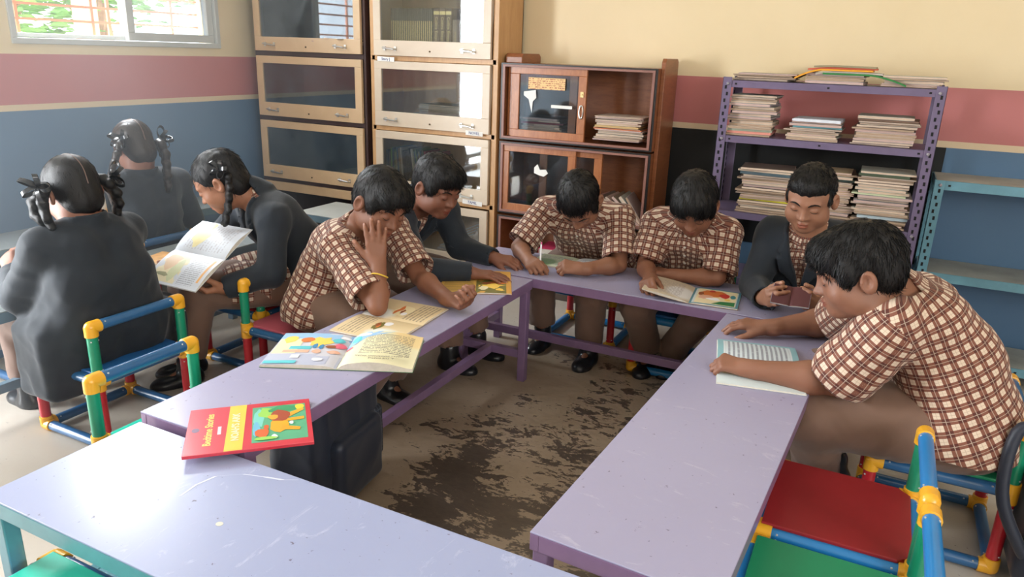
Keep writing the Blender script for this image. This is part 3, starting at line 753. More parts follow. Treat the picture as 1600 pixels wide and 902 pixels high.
# book on the girl's lap
art = [(1, hexc(225, 215, 180), rect(.06, .06, .94, .52)), (1, hexc(215, 185, 150), blob(.35, .22, .25, .14, 12, 3, .3)), (1, hexc(200, 205, 165), blob(.6, .40, .3, .09, 12, 4, .3)), (1, hexc(150, 150, 115), blob(.75, .22, .06, .10, 10, 4, .3)), (1, hexc(230, 175, 110), rect(.12, .90, .80, .94)),
       (-1, hexc(225, 215, 160), blob(.45, .30, .35, .14, 12, 5, .3))]
open_book((-2.352, 1.985, .545), 0, .175, .275, page_mat('lap_page_far', hexc(205, 212, 222), (.4, .4, .45), 18, dens=.5), page_mat('lap_page_near', hexc(208, 214, 224), (.28, .3, .35), 20, (.56, .86, .08, .92), vert=True, dens=.4),
    pbr('white_magazine_cover', (.6, .62, .65), .45), 'white open magazine with pastel pictures lying on a lap', .003, .003, .012, .010, rot=(0, math.radians(31), math.radians(-90)), art=art)
# book held upright by the girl at the left
open_book((-2.655, 1.735, .700), 0, .095, .255, page_mat('peach_page', hexc(225, 160, 100), rows=9, dens=2), page_mat('orange_picture_page', hexc(232, 185, 120), rows=9, dens=2, washes=((hexc(225, 150, 150), .6, .2, .5), (hexc(230, 225, 215), .8, .8, .4))), pbr('grey_edge_cover', (.35, .33, .28), .5),
    'orange book held upright beside looped plaits at the left', .004, .004, .002, .002, rot=(PI/2-.1, 0, PI/2))
def closed_book(name, loc, rz, w, h, t, cover, label, cat='book', group=None, rot=None):
    root = empty(name, loc, rz, label, cat, group)
    if rot: root.rotation_euler = rot
    MB().box((-w/2, -h/2, 0), (w/2, h/2, .0012)).box((-w/2, -h/2, t-.0012), (w/2, h/2, t)).box((-w/2-.0008, -h/2, 0), (-w/2+.0008, h/2, t)).build('cover', cover, root, bevel=.0006)
    MB().box((-w/2+.001, -h/2+.003, .0012), (w/2-.003, h/2-.003, t-.0012)).build('page_block', PEDGE, root)
    return root
OC = pbr('orange_print_cover', hexc(215, 165, 105), .5, var=.35, vs=18)
closed_book('picture_book', (-2.665, 2.10, .4508), .25, .21, .17, .006, OC, 'orange covered book lying on the grey table behind the open magazine')
closed_book('picture_book', (-2.735, 1.545, .4508), .2, .20, .17, .012, pbr('green_print_cover', hexc(185, 180, 150), .5, var=.4, vs=18), 'pale green and brown covered book on the grey table at the far left')
# ---- red bedtime story book
rb = empty('story_book', (-1.270, 1.172, TZ), math.radians(44.2), 'red bedtime story book with lion picture on the nearest table', 'book')
W_, H_ = .288, .232
RC = pbr('red_glossy_cover', hexc(205, 52, 70), .3, .5, var=.1, vs=6, coat=.3)
rc = MB().box((-W_/2, -H_/2, 0), (W_/2, H_/2, .0015)).box((-W_/2, -H_/2, .0065), (W_/2, H_/2, .008)).box((-W_/2, -H_/2-.0006, 0), (W_/2, -H_/2+.001, .008)).build('cover', RC, rb, bevel=.0008)
MB().box((-W_/2+.003, -H_/2+.001, .0015), (W_/2-.003, H_/2-.003, .0065)).build('page_block', PEDGE, rb)
zc = .0081
def decal(poly, c, k, nm='picture'):
    return MB().prism(poly, zc+.00012*k, zc+.00012*k+.0001).build(nm, flat('cover_%02d%02d%02d' % tuple(int(q*99) for q in c), c, .35), rc)
decal([(-.056, -H_/2+.001), (-.016, -H_/2+.001), (-.010, H_/2-.001), (-.050, H_/2-.001)], hexc(240, 195, 70), 1, 'yellow_band')
decal([(.004, -.092), (.132, -.092), (.132, .092), (.004, .092)], hexc(90, 170, 130), 1, 'picture_ground')
R_ = lambda b, k: [((k*.128+.004)+0, 0)]
def uvp(poly): return [(.004+.128*u, -.092+.184*v) for u, v in poly]
for k, (c, poly) in enumerate([(hexc(120, 200, 190), blob(.12, .70, .11, .26, 12, 1, .3)), (hexc(150, 205, 90), blob(.30, .80, .22, .15, 12, 2, .3)), (hexc(60, 150, 100), blob(.60, .88, .30, .10, 12, 3, .25)), (hexc(110, 180, 210), blob(.08, .35, .07, .2)), (hexc(225, 205, 60), blob(.90, .90, .09, .10, 10, 3, .3)),
        (hexc(235, 165, 40), blob(.50, .42, .18, .20, 12, 5, .1)), (hexc(235, 170, 50), [(.62, .72), (.95, .86), (.97, .80), (.68, .62)]), (hexc(235, 165, 40), [(.62, .58), (.96, .60), (.96, .52), (.62, .50)]), (hexc(230, 160, 40), [(.55, .40), (.88, .30), (.86, .22), (.52, .28)]),
        (hexc(165, 75, 50), blob(.52, .68, .20, .17, 14, 6, .12)), (hexc(235, 170, 60), blob(.38, .66, .10, .07, 10, 7, .2)), (hexc(215, 100, 50), blob(.17, .24, .13, .12, 12, 8, .2)), (hexc(210, 95, 50), blob(.26, .38, .05, .06)), (hexc(235, 235, 240), blob(.40, .10, .06, .06, 8, 9, .4)), (hexc(150, 205, 90), blob(.22, .08, .20, .05, 10, 2, .3)), (hexc(240, 240, 250), blob(.72, .44, .04, .05))]):
    decal(uvp(poly), c, 2+k)
text_obj('title_lettering', 'Bedtime Stories', .0250, flat('gold_title', hexc(240, 205, 110), .35), rc, (-.094, 0, zc+.0003), (0, 0, PI/2), .0002, bold=.0006)
text_obj('band_lettering', "NOAH'S ARK", .024, flat('pale_title', hexc(225, 225, 190), .35), rc, (-.033, 0, zc+.0006), (0, 0, PI/2), .0002, bold=.0006)
decal([(-.074, -.030), (-.066, -.030), (-.066, .010), (-.074, .010)], hexc(215, 205, 215), 2, 'white_label')
decal([(-.124+.009*math.cos(a*.628), .002+.011*math.sin(a*.628)) for a in range(10)], hexc(120, 90, 120), 2, 'emblem')
# ---- magazine stacks
PAPC = [hexc(214, 204, 190), hexc(200, 188, 172), hexc(222, 208, 200), hexc(190, 184, 178), hexc(205, 190, 190), hexc(226, 220, 208), hexc(178, 165, 148)]
COVC = [hexc(225, 220, 210), hexc(205, 190, 185), hexc(170, 175, 185), hexc(215, 175, 170), hexc(150, 140, 125), hexc(225, 215, 180), hexc(120, 110, 105), hexc(190, 205, 200)]
def mag_mesh(w, h, t, pc, cc, seed, droop=.0):
    r = random.Random(seed); m = MB(); N = 10; vs = []
    for i in range(N+1):
        u = i/N*2-1; x = u*w/2; d = -droop*u*u*(1 if u > 0 else .6)+r.uniform(-.0003, .0003)
        sp = .12*t if i in (0,) else 0
        for y in (-h/2, h/2): vs += [(x, y, d+sp), (x, y, d+t*.12), (x, y, d+t*.88), (x, y, d+t-sp)]
    fs = []; mi = []
    for i in range(N):
        a, b = 8*i, 8*i+8
        for k in range(3): fs.append((a+k, b+k, b+k+1, a+k+1)); mi.append(0 if k == 1 else 1)
        for k in range(3): fs.append((a+4+k, a+4+k+1, b+4+k+1, b+4+k)); mi.append(0 if k == 1 else 1)
        fs += [(a, a+4, b+4, b), (a+3, b+3, b+7, a+7)]; mi += [1, 1]
    for k in range(3): fs.append((k, k+1, 4+k+1, 4+k)); mi.append(1)
    e = 8*N
    for k in range(3): fs.append((e+k, e+4+k, e+4+k+1, e+k+1)); mi.append(0 if k == 1 else 1)
    m.add(vs, fs); m.m = mi; me = m.mesh('magazine')
    me.materials.append(pc); me.materials.append(cc); return me
def pm(c, nm): return pbr(nm+'_%02d%02d%02d' % tuple(int(x*99) for x in c), c, .6, var=.08, vs=40)
PM = [pm((c[0]*.92, c[1]*.78, c[2]*.70), 'paper') for c in PAPC]; CM = [pm((c[0]*.85, c[1]*.72, c[2]*.66), 'glossy_cover') for c in COVC]
MV = {}
ORD = ['bottom', 'second', 'third', 'fourth', 'fifth', 'sixth', 'seventh', 'eighth', 'ninth', 'tenth', 'eleventh', 'twelfth', 'thirteenth', 'fourteenth', 'fifteenth', 'sixteenth', 'seventeenth', 'eighteenth', 'nineteenth', 'twentieth', 'twenty-first', 'twenty-second', 'twenty-third', 'twenty-fourth', 'twenty-fifth', 'twenty-sixth', 'twenty-seventh', 'twenty-eighth', 'twenty-ninth', 'thirtieth', 'thirty-first', 'thirty-second', 'thirty-third', 'thirty-fourth']
def stack(x0, x1, y, z, ztop, label, group, seed, tmin=.006, tmax=.014, depth=.21, sway=.012, special=(), droop=.002):
    r = random.Random(seed); w = x1-x0; zz = z+.0006; n = 0; sx = 0
    while zz < ztop:
        t = r.uniform(tmin, tmax); key = (r.randrange(8), round(w*50))
        if key not in MV:
            rr = random.Random(key[0]*31+5); tt = rr.uniform(tmin, tmax); MV[key] = (mag_mesh(w*rr.uniform(.88, 1.0), depth*rr.uniform(.9, 1.05), tt, PM[rr.randrange(len(PM))], CM[rr.randrange(len(CM))], key[0], 0), tt)
        me, t = MV[key]; lab = ('bottom magazine of the ' if n == 0 else ORD[n]+' magazine up in the ')+label; lab0 = lab; c = None
        for (k, nm, col) in special:
            if k == n:
                lab = nm; me = me.copy(); m_ = pm(col, 'coloured_cover'); me.materials[0] = m_; me.materials[1] = m_
        o = bpy.data.objects.new('magazine', me); COL.objects.link(o)
        if n % 4 == 0: sx = r.uniform(-sway, sway)
        o.location = ((x0+x1)/2+sx+r.uniform(-.011, .011), y+r.uniform(-.016, .016), zz); o.rotation_euler = (0, 0, r.uniform(-.09, .09)+(PI if r.random() < .5 else 0))
        tag(o, lab, 'magazine', group if lab == lab0 else None)
        zz += t+.0004; n += 1
    return zz
SH = {k: v+.001 for k, v in dict(a=1.012, b=.655, c=1.262, d=.33).items()}
stack(-.69, -.485, 3.755, SH['a'], 1.195, 'left stack on the upper shelf', 'left stack on the upper shelf', 1, special=((1, 'pink covered magazine low in the left stack on the upper shelf', hexc(225, 150, 135)), (2, 'grey-green magazine above the pink one in the left stack', hexc(165, 175, 155))))
stack(-.41, -.185, 3.755, SH['a'], 1.105, 'middle stack on the upper shelf', 'middle stack on the upper shelf', 2, special=((6, 'blue-green covered magazine in the middle stack on the upper shelf', hexc(95, 150, 160)), (9, 'white spiral-topped magazine on top of the middle stack', hexc(225, 230, 240))))
stack(-.14, .105, 3.755, SH['a'], 1.135, 'right stack on the upper shelf', 'right stack on the upper shelf', 3, special=((10, 'brown covered magazine on top of the right stack', hexc(120, 95, 80)),))
stack(-.595, -.355, 3.755, SH['b'], .865, 'left stack on the second shelf', 'left stack on the second shelf', 4, special=((6, 'yellow-edged magazine in the left stack on the second shelf', hexc(205, 195, 60)), (19, 'dark blue-grey magazine on top of the left second-shelf stack', hexc(75, 95, 105))))
stack(-.33, -.10, 3.78, SH['b'], .875, 'middle stack on the second shelf', 'middle stack on the second shelf', 5, special=((20, 'dark green magazine topping the middle second-shelf stack', hexc(55, 70, 65)),))
stack(-.09, .135, 3.75, SH['b'], .895, 'tall right stack on the second shelf', 'right stack on the second shelf', 6, special=((4, 'pale blue magazine low in the tall right stack', hexc(185, 205, 215)), (14, 'pale green magazine in the upper half of the tall right stack', hexc(190, 200, 165)), (22, 'dark green magazine topping the tall right stack', hexc(70, 85, 65))))
# loose papers on top of the rack
stack(-.68, -.42, 3.76, SH['c'], 1.292, 'low left pile on top of the purple rack', 'left pile on top of the rack', 7, .003, .006)
stack(-.36, -.12, 3.76, SH['c'], 1.300, 'middle pile on top of the purple rack', 'middle pile on top of the rack', 8, .004, .008)
stack(-.06, .185, 3.76, SH['c'], 1.305, 'right pile on top of the purple rack', 'right pile on top of the rack', 9, .004, .008, special=((5, 'green-yellow leaflet on top of the right pile', hexc(170, 175, 90)),))
def folder(x0, x1, y, z, c, label, dl, dr, t=.0075, seed=0, cat='folder'):
    me = MB(); N = 12; vs = []; w = x1-x0
    for i in range(N+1):
        u = i/N; d = -dl*max(0, (.35-u)/.35)**1.6-dr*max(0, (u-.55)/.45)**1.6
        for yy in (-.11, .11): vs += [(x0+w*u, y+yy, z+d), (x0+w*u, y+yy, z+d+t)]
    fs = []
    for i in range(N):
        a, b = 4*i, 4*i+4; fs += [(a, b, b+1, a+1), (a+2, a+3, b+3, b+2), (a+1, b+1, b+3, a+3), (a, a+2, b+2, b)]
    fs += [(0, 1, 3, 2), (4*N, 4*N+2, 4*N+3, 4*N+1)]
    me.add(vs, fs); o = me.build('paper_folder', pm(c, 'folder'), smooth=True); tag(o, label, cat); return o
folder(-.30, .035, 3.75, 1.3025, hexc(45, 125, 60), 'green folder drooping over the middle pile on top of the rack', .0, .038)
folder(-.33, -.06, 3.76, 1.3105, hexc(190, 180, 170), 'grey paper folder between the green and the yellow one', .01, .004)
folder(-.415, -.10, 3.75, 1.3185, hexc(230, 160, 40), 'yellow-orange folder drooping to the left on top of the rack', .040, .0)
folder(-.365, -.085, 3.765, 1.3265, hexc(200, 95, 70), 'salmon red folder under the topmost grey one on the rack', .008, .0)
folder(-.34, -.09, 3.755, 1.3345, hexc(150, 140, 110), 'greyish folder topmost of the middle pile on the rack', .004, .002)
# ---- inside the reddish bookcase
stack(-1.385, -1.125, 3.86, .925, 1.045, 'stack in the open top tier of the reddish bookcase', 'stack in the open half of the top tier', 10, .006, .012, special=((8, 'orange covered magazine in the stack of the reddish bookcase', hexc(200, 120, 80)), (10, 'tan newspaper on top of the stack in the reddish bookcase', hexc(190, 160, 110))))
stack(-1.82, -1.58, 3.88, .925, 1.012, 'stack behind the upper sliding glass door', 'stack behind the sliding glass', 11, .008, .014, special=((5, 'dark red book in the stack behind the sliding glass', hexc(130, 40, 60)),))
r = random.Random(5)
for k in range(7):
    me = mag_mesh(.21, .20, .012+.004*(k % 3), PM[k % 7], CM[(k*3) % 8], k)
    o = bpy.data.objects.new('magazine', me); COL.objects.link(o); o.rotation_euler = (0, .30+.11*k if k else .05, .04*(k-3)); o.location = (-1.30+.026*k, 3.87, .505+.062-.004*k)
    if k == 0: o.location = (-1.26, 3.87, .4935)
    tag(o, ORD[k].replace('bottom', 'first')+' toppled magazine from the left in the reddish bookcase', 'magazine', 'toppled magazines in the second tier')
for k, (c, nm) in enumerate(((hexc(200, 195, 195), 'white'), (hexc(205, 205, 200), 'white'), (hexc(205, 60, 100), 'pink'))):
    closed_book('text_book', (-1.615, 3.86, .0885+.0002+k*.066), .05*k, .15, .19, .065, pm(c, 'boxed'), '%s thick book in the lowest tier of the reddish bookcase%s' % (nm, (', bottom of three', ', middle of three', ', topmost of three')[k]))
# ---- pale bookcase: encyclopedias
GOLD = pbr('gold_foil', (.62, .48, .20), .3, metal=.4); BKB = pbr('dark_green_grey_binding', (.035, .05, .052), .45); BKM = pbr('maroon_binding', (.11, .055, .05), .45); WHT = pbr('white_spine_dots', (.7, .7, .7), .5)
def volume(x, w, h, binding, bands, label, group, z=1.7105-.0005, y=3.80, d=.17, txt=None, tilt=0, zb=None):
    root = empty('encyclopedia_volume', (x+w/2, y, zb), 0, label, 'book', group)
    b = MB().box((-w/2, 0, 0), (w/2, d, h)).build('binding', binding, root, bevel=min(.003, w*.2))
    if bands:
        g_ = MB()
        for z0, z1, x0_, x1_ in bands: g_.box((-w/2+w*x0_, -.0004, h*z0), (-w/2+w*x1_, .001, h*z1))
        g_.build('gilding', GOLD, b)
    if txt: text_obj('spine_lettering', txt, w*.62, GOLD, b, (0, -.0006, h*.44), (PI/2, PI/2, 0), .0002)
    if tilt: root.rotation_euler = (0, tilt, 0)
    return root
ZB = 1.3075
for k in range(22): volume(-2.712+k*.0131, .0126, .265, BKB, [(.30+.02*j, .30+.02*j+.015, .12, .62) for j in range(22)]+[(.03, .042, .3, .6)], ORD[k].replace('bottom', 'first')+' gold-striped thin volume from the left in the long row', 'row of thin gold-striped volumes', zb=ZB)
for k, pl in enumerate(('left', 'middle', 'right')): volume(-2.418+k*.0405, .0395, .268, BKM, [(.86, .93, .04, .96)], 'maroon encyclopedia with gold lettering, %s of the three beside the thin row' % pl, 'three maroon encyclopedias', txt='Collins Encyclopedia', zb=ZB)
for k, (c, w_, h_, nm) in enumerate(((hexc(170, 150, 135), .042, .205, 'greyish brown book right of the maroon encyclopedias'), (hexc(175, 155, 140), .036, .203, 'taupe book standing next to the red ones'), (hexc(190, 60, 80), .030, .200, 'dark red book near the right end of the top shelf'), (hexc(200, 100, 110), .034, .200, 'rose red book at the right end of the top shelf'), (hexc(225, 220, 215), .012, .195, 'thin white book at the very end of the top shelf'))):
    volume(-2.292+(0, .043, .080, .111, .146)[k], w_, h_, pm(c, 'binding'), [(.10+.06*j, .10+.06*j+.03, .40, .55) for j in range(10)] if k < 4 else [], nm, None, zb=ZB)
stack(-2.50, -2.20, 3.86, .9045, 1.04, 'uneven flat stack in the pale bookcase', 'flat stack in the pale bookcase', 12, .006, .012, sway=.03)
stack(-2.66, -2.52, 3.88, .9045, .975, 'low left pile in the pale bookcase', 'low pile in the pale bookcase', 13, .004, .008)
r = random.Random(9)
cols = [hexc(*c) for c in ((90, 75, 60), (120, 100, 80), (70, 65, 60), (140, 110, 70), (100, 85, 80), (60, 80, 60), (150, 140, 110), (95, 120, 70), (130, 160, 80), (80, 70, 75), (150, 50, 80), (180, 165, 150), (110, 100, 60), (70, 90, 110), (190, 180, 160))]
x = -2.755
for k in range(34):
    w_ = r.uniform(.007, .013); c = cols[(k*7+r.randrange(3)) % len(cols)] if k < 24 else cols[(k*5) % len(cols)]
    volume(x, w_, r.uniform(.24, .275), pm(c, 'thin_spine'), [], ORD[k].replace('bottom', 'first')+' thin book from the left in the leaning row', 'leaning row of thin books', zb=.5016+.001*0, tilt=-.02-.0065*k if k > 5 else 0, y=3.79); x += w_+.0018+(.001 if k > 5 else 0)
stack(-2.33, -2.10, 3.86, .1, .20, 'pile at the bottom of the pale bookcase', 'bottom pile in the pale bookcase', 14, .006, .012, sway=.02)
for k in range(5): closed_book('notebook', (-2.22+.012*k, 3.79+.002*k, .235+.022*k), 0, .20, .02, .006, pm(hexc(150, 145, 110), 'note'), ORD[k]+' slanted pale notebook in the bottom of the pale bookcase', group='slanted notebooks on the bottom shelf', rot=(0, -.45, 0))
# papers in the dark bookcase, top tier
for k in range(7):
    me = mag_mesh(.30, .2, .006, PM[k % 7], CM[(k*5) % 8], k, .0); o = bpy.data.objects.new('magazine', me); COL.objects.link(o)
    o.location = (-3.50+.09*k, 3.86, 1.317+.012*k); o.rotation_euler = (0, (.12, -.08, .05, -.1, .07, .15, -.05)[k]*.6, .1*k)
    tag(o, ORD[k].replace('bottom', 'first')+' loose magazine from the left in the dark bookcase', 'magazine', 'jumbled magazines in the dark bookcase')
# ---------------------------------------------------------------- implicit surfaces for the people
A_ = lambda *v: np.array(v, dtype=np.float64)
def unit(v):
    v = np.asarray(v, float); return v/max(1e-9, np.linalg.norm(v))
def lerp(a, b, t): return np.asarray(a)*(1-t)+np.asarray(b)*t
class Prim:
    """kind: cone, ell, box, plane, tor"""
    def __init__(s, kind, *a):
        s.k = kind; s.a = [x if (np.isscalar(x) or callable(x)) else np.asarray(x, float) for x in a]
        if kind == 'cone':
            a0, b0, ra, rb = s.a; s.c = (a0+b0)/2; s.R = np.linalg.norm(b0-a0)/2+max(ra, rb)
        elif kind == 'ell': s.c = s.a[0]; s.R = float(max(s.a[2]))
        elif kind == 'box': s.c = s.a[0]; s.R = float(np.linalg.norm(s.a[2]))+s.a[3]
        else: s.c = None; s.R = 1e9
    def __call__(s, p):
        if s.k == 'cone':
            a, b, ra, rb = s.a; ba = b-a; L = ba@ba
            t = np.clip((p-a)@ba/L, 0, 1); q = p-a-t[:, None]*ba
            return np.sqrt((q*q).sum(1))-(ra+(rb-ra)*t)
        if s.k == 'ell':
            c, R, r = s.a; q = (p-c)@R
            k0 = np.sqrt(((q/r)**2).sum(1)); k1 = np.sqrt(((q/(r*r))**2).sum(1))
            return k0*(k0-1)/np.maximum(k1, 1e-9)
        if s.k == 'box':
            c, R, h, r = s.a; q = np.abs((p-c)@R)-h
            return np.sqrt((np.maximum(q, 0)**2).sum(1))+np.minimum(q.max(1), 0)-r
        if s.k == 'plane':
            c, n = s.a; return (p-c)@n
        if s.k in ('fn', 'model'): return s.a[0](p)
def cone(a, b, ra, rb=None): return Prim('cone', a, b, ra, ra if rb is None else rb)
class Model:
    def __init__(s): s.items = []; s.disp = None
    def u(s, p, k=.01): s.items.append(('u', p, k)); return s
    def sub(s, p, k=.004): s.items.append(('s', p, k)); return s
    def cut(s, c, n, k=.002):
        """keep the side n points away from"""
        s.items.append(('i', Prim('plane', c, unit(n)), k)); return s
    def clip(s, p, k=.002): s.items.append(('i', p, k)); return s
    def __call__(s, P, c=None, rad=None):
        d = np.full(len(P), 1.0)
        for op, pr, k in s.items:
            if c is not None and pr.c is not None:
                dist = np.linalg.norm(pr.c-c)-pr.R-rad
                if op in 'us' and dist > k+.03: continue
            v = pr.a[0](P, c, rad) if pr.k == 'model' else pr(P)
            if op == 'u':
                h = np.maximum(k-np.abs(d-v), 0)/k; d = np.minimum(d, v)-h*h*k*.25
            elif op == 's':
                v = -v; h = np.maximum(k-np.abs(d-v), 0)/k; d = np.maximum(d, v)+h*h*k*.25
            else:
                h = np.maximum(k-np.abs(d-v), 0)/k; d = np.maximum(d, v)+h*h*k*.25
        if s.disp is not None and d.min() < .03: d = d-s.disp(P)
        return d
    def bounds(s):
        lo = np.full(3, 1e9); hi = -lo
        for op, pr, k in s.items:
            if op == 'u': lo = np.minimum(lo, pr.c-pr.R); hi = np.maximum(hi, pr.c+pr.R)
        return lo-.02, hi+.02
EDG12 = [(0,1),(2,3),(4,5),(6,7),(0,2),(1,3),(4,6),(5,7),(0,4),(1,5),(2,6),(3,7)]
CORN = np.array([(i & 1, (i >> 1) & 1, (i >> 2) & 1) for i in range(8)])
def polygonise(f, h, lo=None, hi=None):
    if lo is None: lo, hi = f.bounds()
    NB = 14
    n = np.ceil((hi-lo)/(h*NB)).astype(int)
    bi = np.stack(np.meshgrid(*[np.arange(k) for k in n], indexing='ij'), -1).reshape(-1, 3)
    cen = lo+(bi+.5)*h*NB; rad = h*NB*.9
    d0 = f(cen); act = np.abs(d0) < rad*2.0
    bi = bi[act]; cen = cen[act]
    g = np.stack(np.meshgrid(*[np.arange(NB+1)]*3, indexing='ij'), -1).reshape(-1, 3)
    S = int(max(n))*NB+8
    key = lambda c: ((c[:, 0]+2)*S+(c[:, 1]+2))*S+(c[:, 2]+2)
    ids, vs, qs = [], [], []
    for b, c in zip(bi, cen):
        base = b*NB; P = lo+(base+g)*h
        d = f(P, c, rad)
        if d.min() > 0 or d.max() < 0: continue
        D = d.reshape(NB+1, NB+1, NB+1); I = D < 0
        cs = np.stack([D[x:NB+x, y:NB+y, z:NB+z] for x, y, z in CORN], -1)
        ins = cs < 0; m = ins.any(-1) & ~ins.all(-1)
        ijk = np.argwhere(m); v8 = cs[m]
        acc = np.zeros((len(ijk), 3)); cnt = np.zeros(len(ijk))
        for a, e in EDG12:
            va, vb = v8[:, a], v8[:, e]; mm = (va < 0) != (vb < 0)
            t = np.where(mm, va/np.where(mm, va-vb, 1), 0)
            pt = CORN[a]+(CORN[e]-CORN[a])*t[:, None]
            acc += pt*mm[:, None]; cnt += mm
        vs.append(lo+(base+ijk+acc/cnt[:, None])*h); ids.append(key(base+ijk))
        for ax in range(3):
            o1, o2 = [(1, 2), (2, 0), (0, 1)][ax]
            sl0 = [slice(0, NB)]*3; sl1 = [slice(0, NB)]*3; sl1[ax] = slice(1, NB+1)
            A, B = I[tuple(sl0)], I[tuple(sl1)]; e = np.argwhere(A != B)
            if not len(e): continue
            flip = A[A != B]; q = base+e
            e1 = np.zeros(3, int); e1[o1] = 1; e2 = np.zeros(3, int); e2[o2] = 1
            k4 = np.stack([key(q-e1-e2), key(q-e2), key(q), key(q-e1)], 1)
            k4[~flip] = k4[~flip][:, ::-1]
            qs.append(k4)
    ids = np.concatenate(ids); vs = np.concatenate(vs); qs = np.concatenate(qs)
    o = np.argsort(ids); ids = ids[o]; vs = vs[o]
    ix = np.searchsorted(ids, qs); ix = np.clip(ix, 0, len(ids)-1)
    ok = (ids[ix] == qs).all(1)
    return vs, ix[ok]
def relax(v, q, it=1, lam=.5):
    for _ in range(it):
        acc = np.zeros_like(v); c = np.zeros(len(v))
        for a in range(4):
            for b in ((a+1) % 4, (a-1) % 4):
                np.add.at(acc, q[:, a], v[q[:, b]]); np.add.at(c, q[:, a], 1)
        m = c > 0; v = v.copy(); v[m] = v[m]*(1-lam)+lam*acc[m]/c[m][:, None]
    return v
def mesh_from(name, v, q, uv=None, mi=None):
    me = bpy.data.meshes.new(name)
    me.vertices.add(len(v)); me.vertices.foreach_set('co', v.astype(np.float32).ravel())
    me.loops.add(len(q)*4); me.loops.foreach_set('vertex_index', q.astype(np.int32).ravel())
    me.polygons.add(len(q)); me.polygons.foreach_set('loop_start', (np.arange(len(q))*4).astype(np.int32))
    if mi is not None: me.polygons.foreach_set('material_index', mi.astype(np.int32))
    me.polygons.foreach_set('use_smooth', np.ones(len(q), bool))
    if uv is not None:
        l = me.uv_layers.new(name='UVMap'); l.data.foreach_set('uv', uv.astype(np.float32).ravel())
    me.update(calc_edges=True); me.validate(); return me
def sdf_obj(name, f, h, mats, parent, org, paint=(), zones=None, sm=1):
    v, q = polygonise(f, h)
    if sm: v = relax(v, q, sm)
    fc = v[q].mean(1); mi = np.zeros(len(q), int)
    for k, pr in paint: mi[pr(fc) < 0] = k
    uv = None
    if zones:
        best = np.argmin(np.stack([z[0](fc) for z in zones], 1), 1)
        uv = np.zeros((len(q), 4, 2))
        for i, (pf, a, ax, e1, R) in enumerate(zones):
            m = best == i
            if not m.any(): continue
            e2 = np.cross(ax, e1)
            th0 = np.arctan2((fc[m]-a)@e2, (fc[m]-a)@e1)
            c = v[q[m]]-a; th = np.arctan2(c@e2, c@e1)
            dth = (th-th0[:, None]+np.pi) % (2*np.pi)-np.pi
            uv[m, :, 0] = (th0[:, None]+dth)*R+.37*i; uv[m, :, 1] = c@ax
    me = mesh_from(name, v-np.asarray(org), q, uv, mi)
    return link_obj(name, me, mats, parent)
def trace(f, p, d, n=60):
    p = np.asarray(p, float)[None]; d = unit(d)
    for _ in range(n):
        s = f(p)[0]; p = p+d*s*.7
        if abs(s) < 1e-4: break
    return p[0]
def folds(seed, amp, freq=22, warp=1.6):
    r = np.random.RandomState(seed); ks = r.normal(size=(5, 3)); ks /= np.linalg.norm(ks, axis=1)[:, None]
    ws = r.normal(size=(3, 3))*9; ph = r.uniform(0, 6, 8)
    def fn(P):
        w_ = np.sin(P@ws.T+ph[:3])*warp
        o = 0
        for i in range(5):
            s_ = np.sin(P@ks[i]*freq*(.6+.35*i)+w_[:, i % 3]+ph[i])
            o = o+(1-np.abs(s_)*1.4)/(1+.5*i)
        return o*amp*.4
    return fn

# ---------------------------------------------------------------- people materials
def skin_mat(name, c):
    t = NT(name); n = t.noise(9, 4, .6)
    t.base(t.mix(n, tuple(x*.86 for x in c), tuple(min(1, x*1.1) for x in c))); t.set(Roughness=.55)
    t.b.inputs['Subsurface Weight'].default_value = .12; t.b.inputs['Subsurface Radius'].default_value = (.8, .3, .15); t.b.inputs['Subsurface Scale'].default_value = .01
    t.bump(t.noise(180, 4, .7), .18, .0015); return t.m
HAIRM = NT('black_hair'); HAIRM.base((.0045, .004, .0045)); HAIRM.set(Roughness=.42); HAIRM.b.inputs['Specular IOR Level'].default_value = .35; HAIRM.bump(HAIRM.noise(420, 3, .7), .6, .002); HAIRM = HAIRM.m
HAIRB = NT('brown_black_hair'); HAIRB.base((.018, .011, .008)); HAIRB.set(Roughness=.45); HAIRB = HAIRB.m
def cloth(name, c, rough=.8, bs=700, sheen=.15, var=.12):
    t = NT(name); n = t.noise(5, 4, .6)
    t.base(t.mix(n, tuple(x*(1-var) for x in c), tuple(x*(1+var) for x in c))); t.set(Roughness=rough)
    t.b.inputs['Sheen Weight'].default_value = sheen; t.b.inputs['Sheen Roughness'].default_value = .5
    t.bump(t.noise(bs, 2, .5), .15, .0015); return t.m
NAVY = cloth('navy_blazer_wool', (.0085, .0145, .0235), .8, sheen=.12)
BRN = cloth('brown_trouser_cloth', (.165, .095, .066))
PBAG = cloth('dark_navy_nylon', (.008, .013, .028), .5, bs=300)
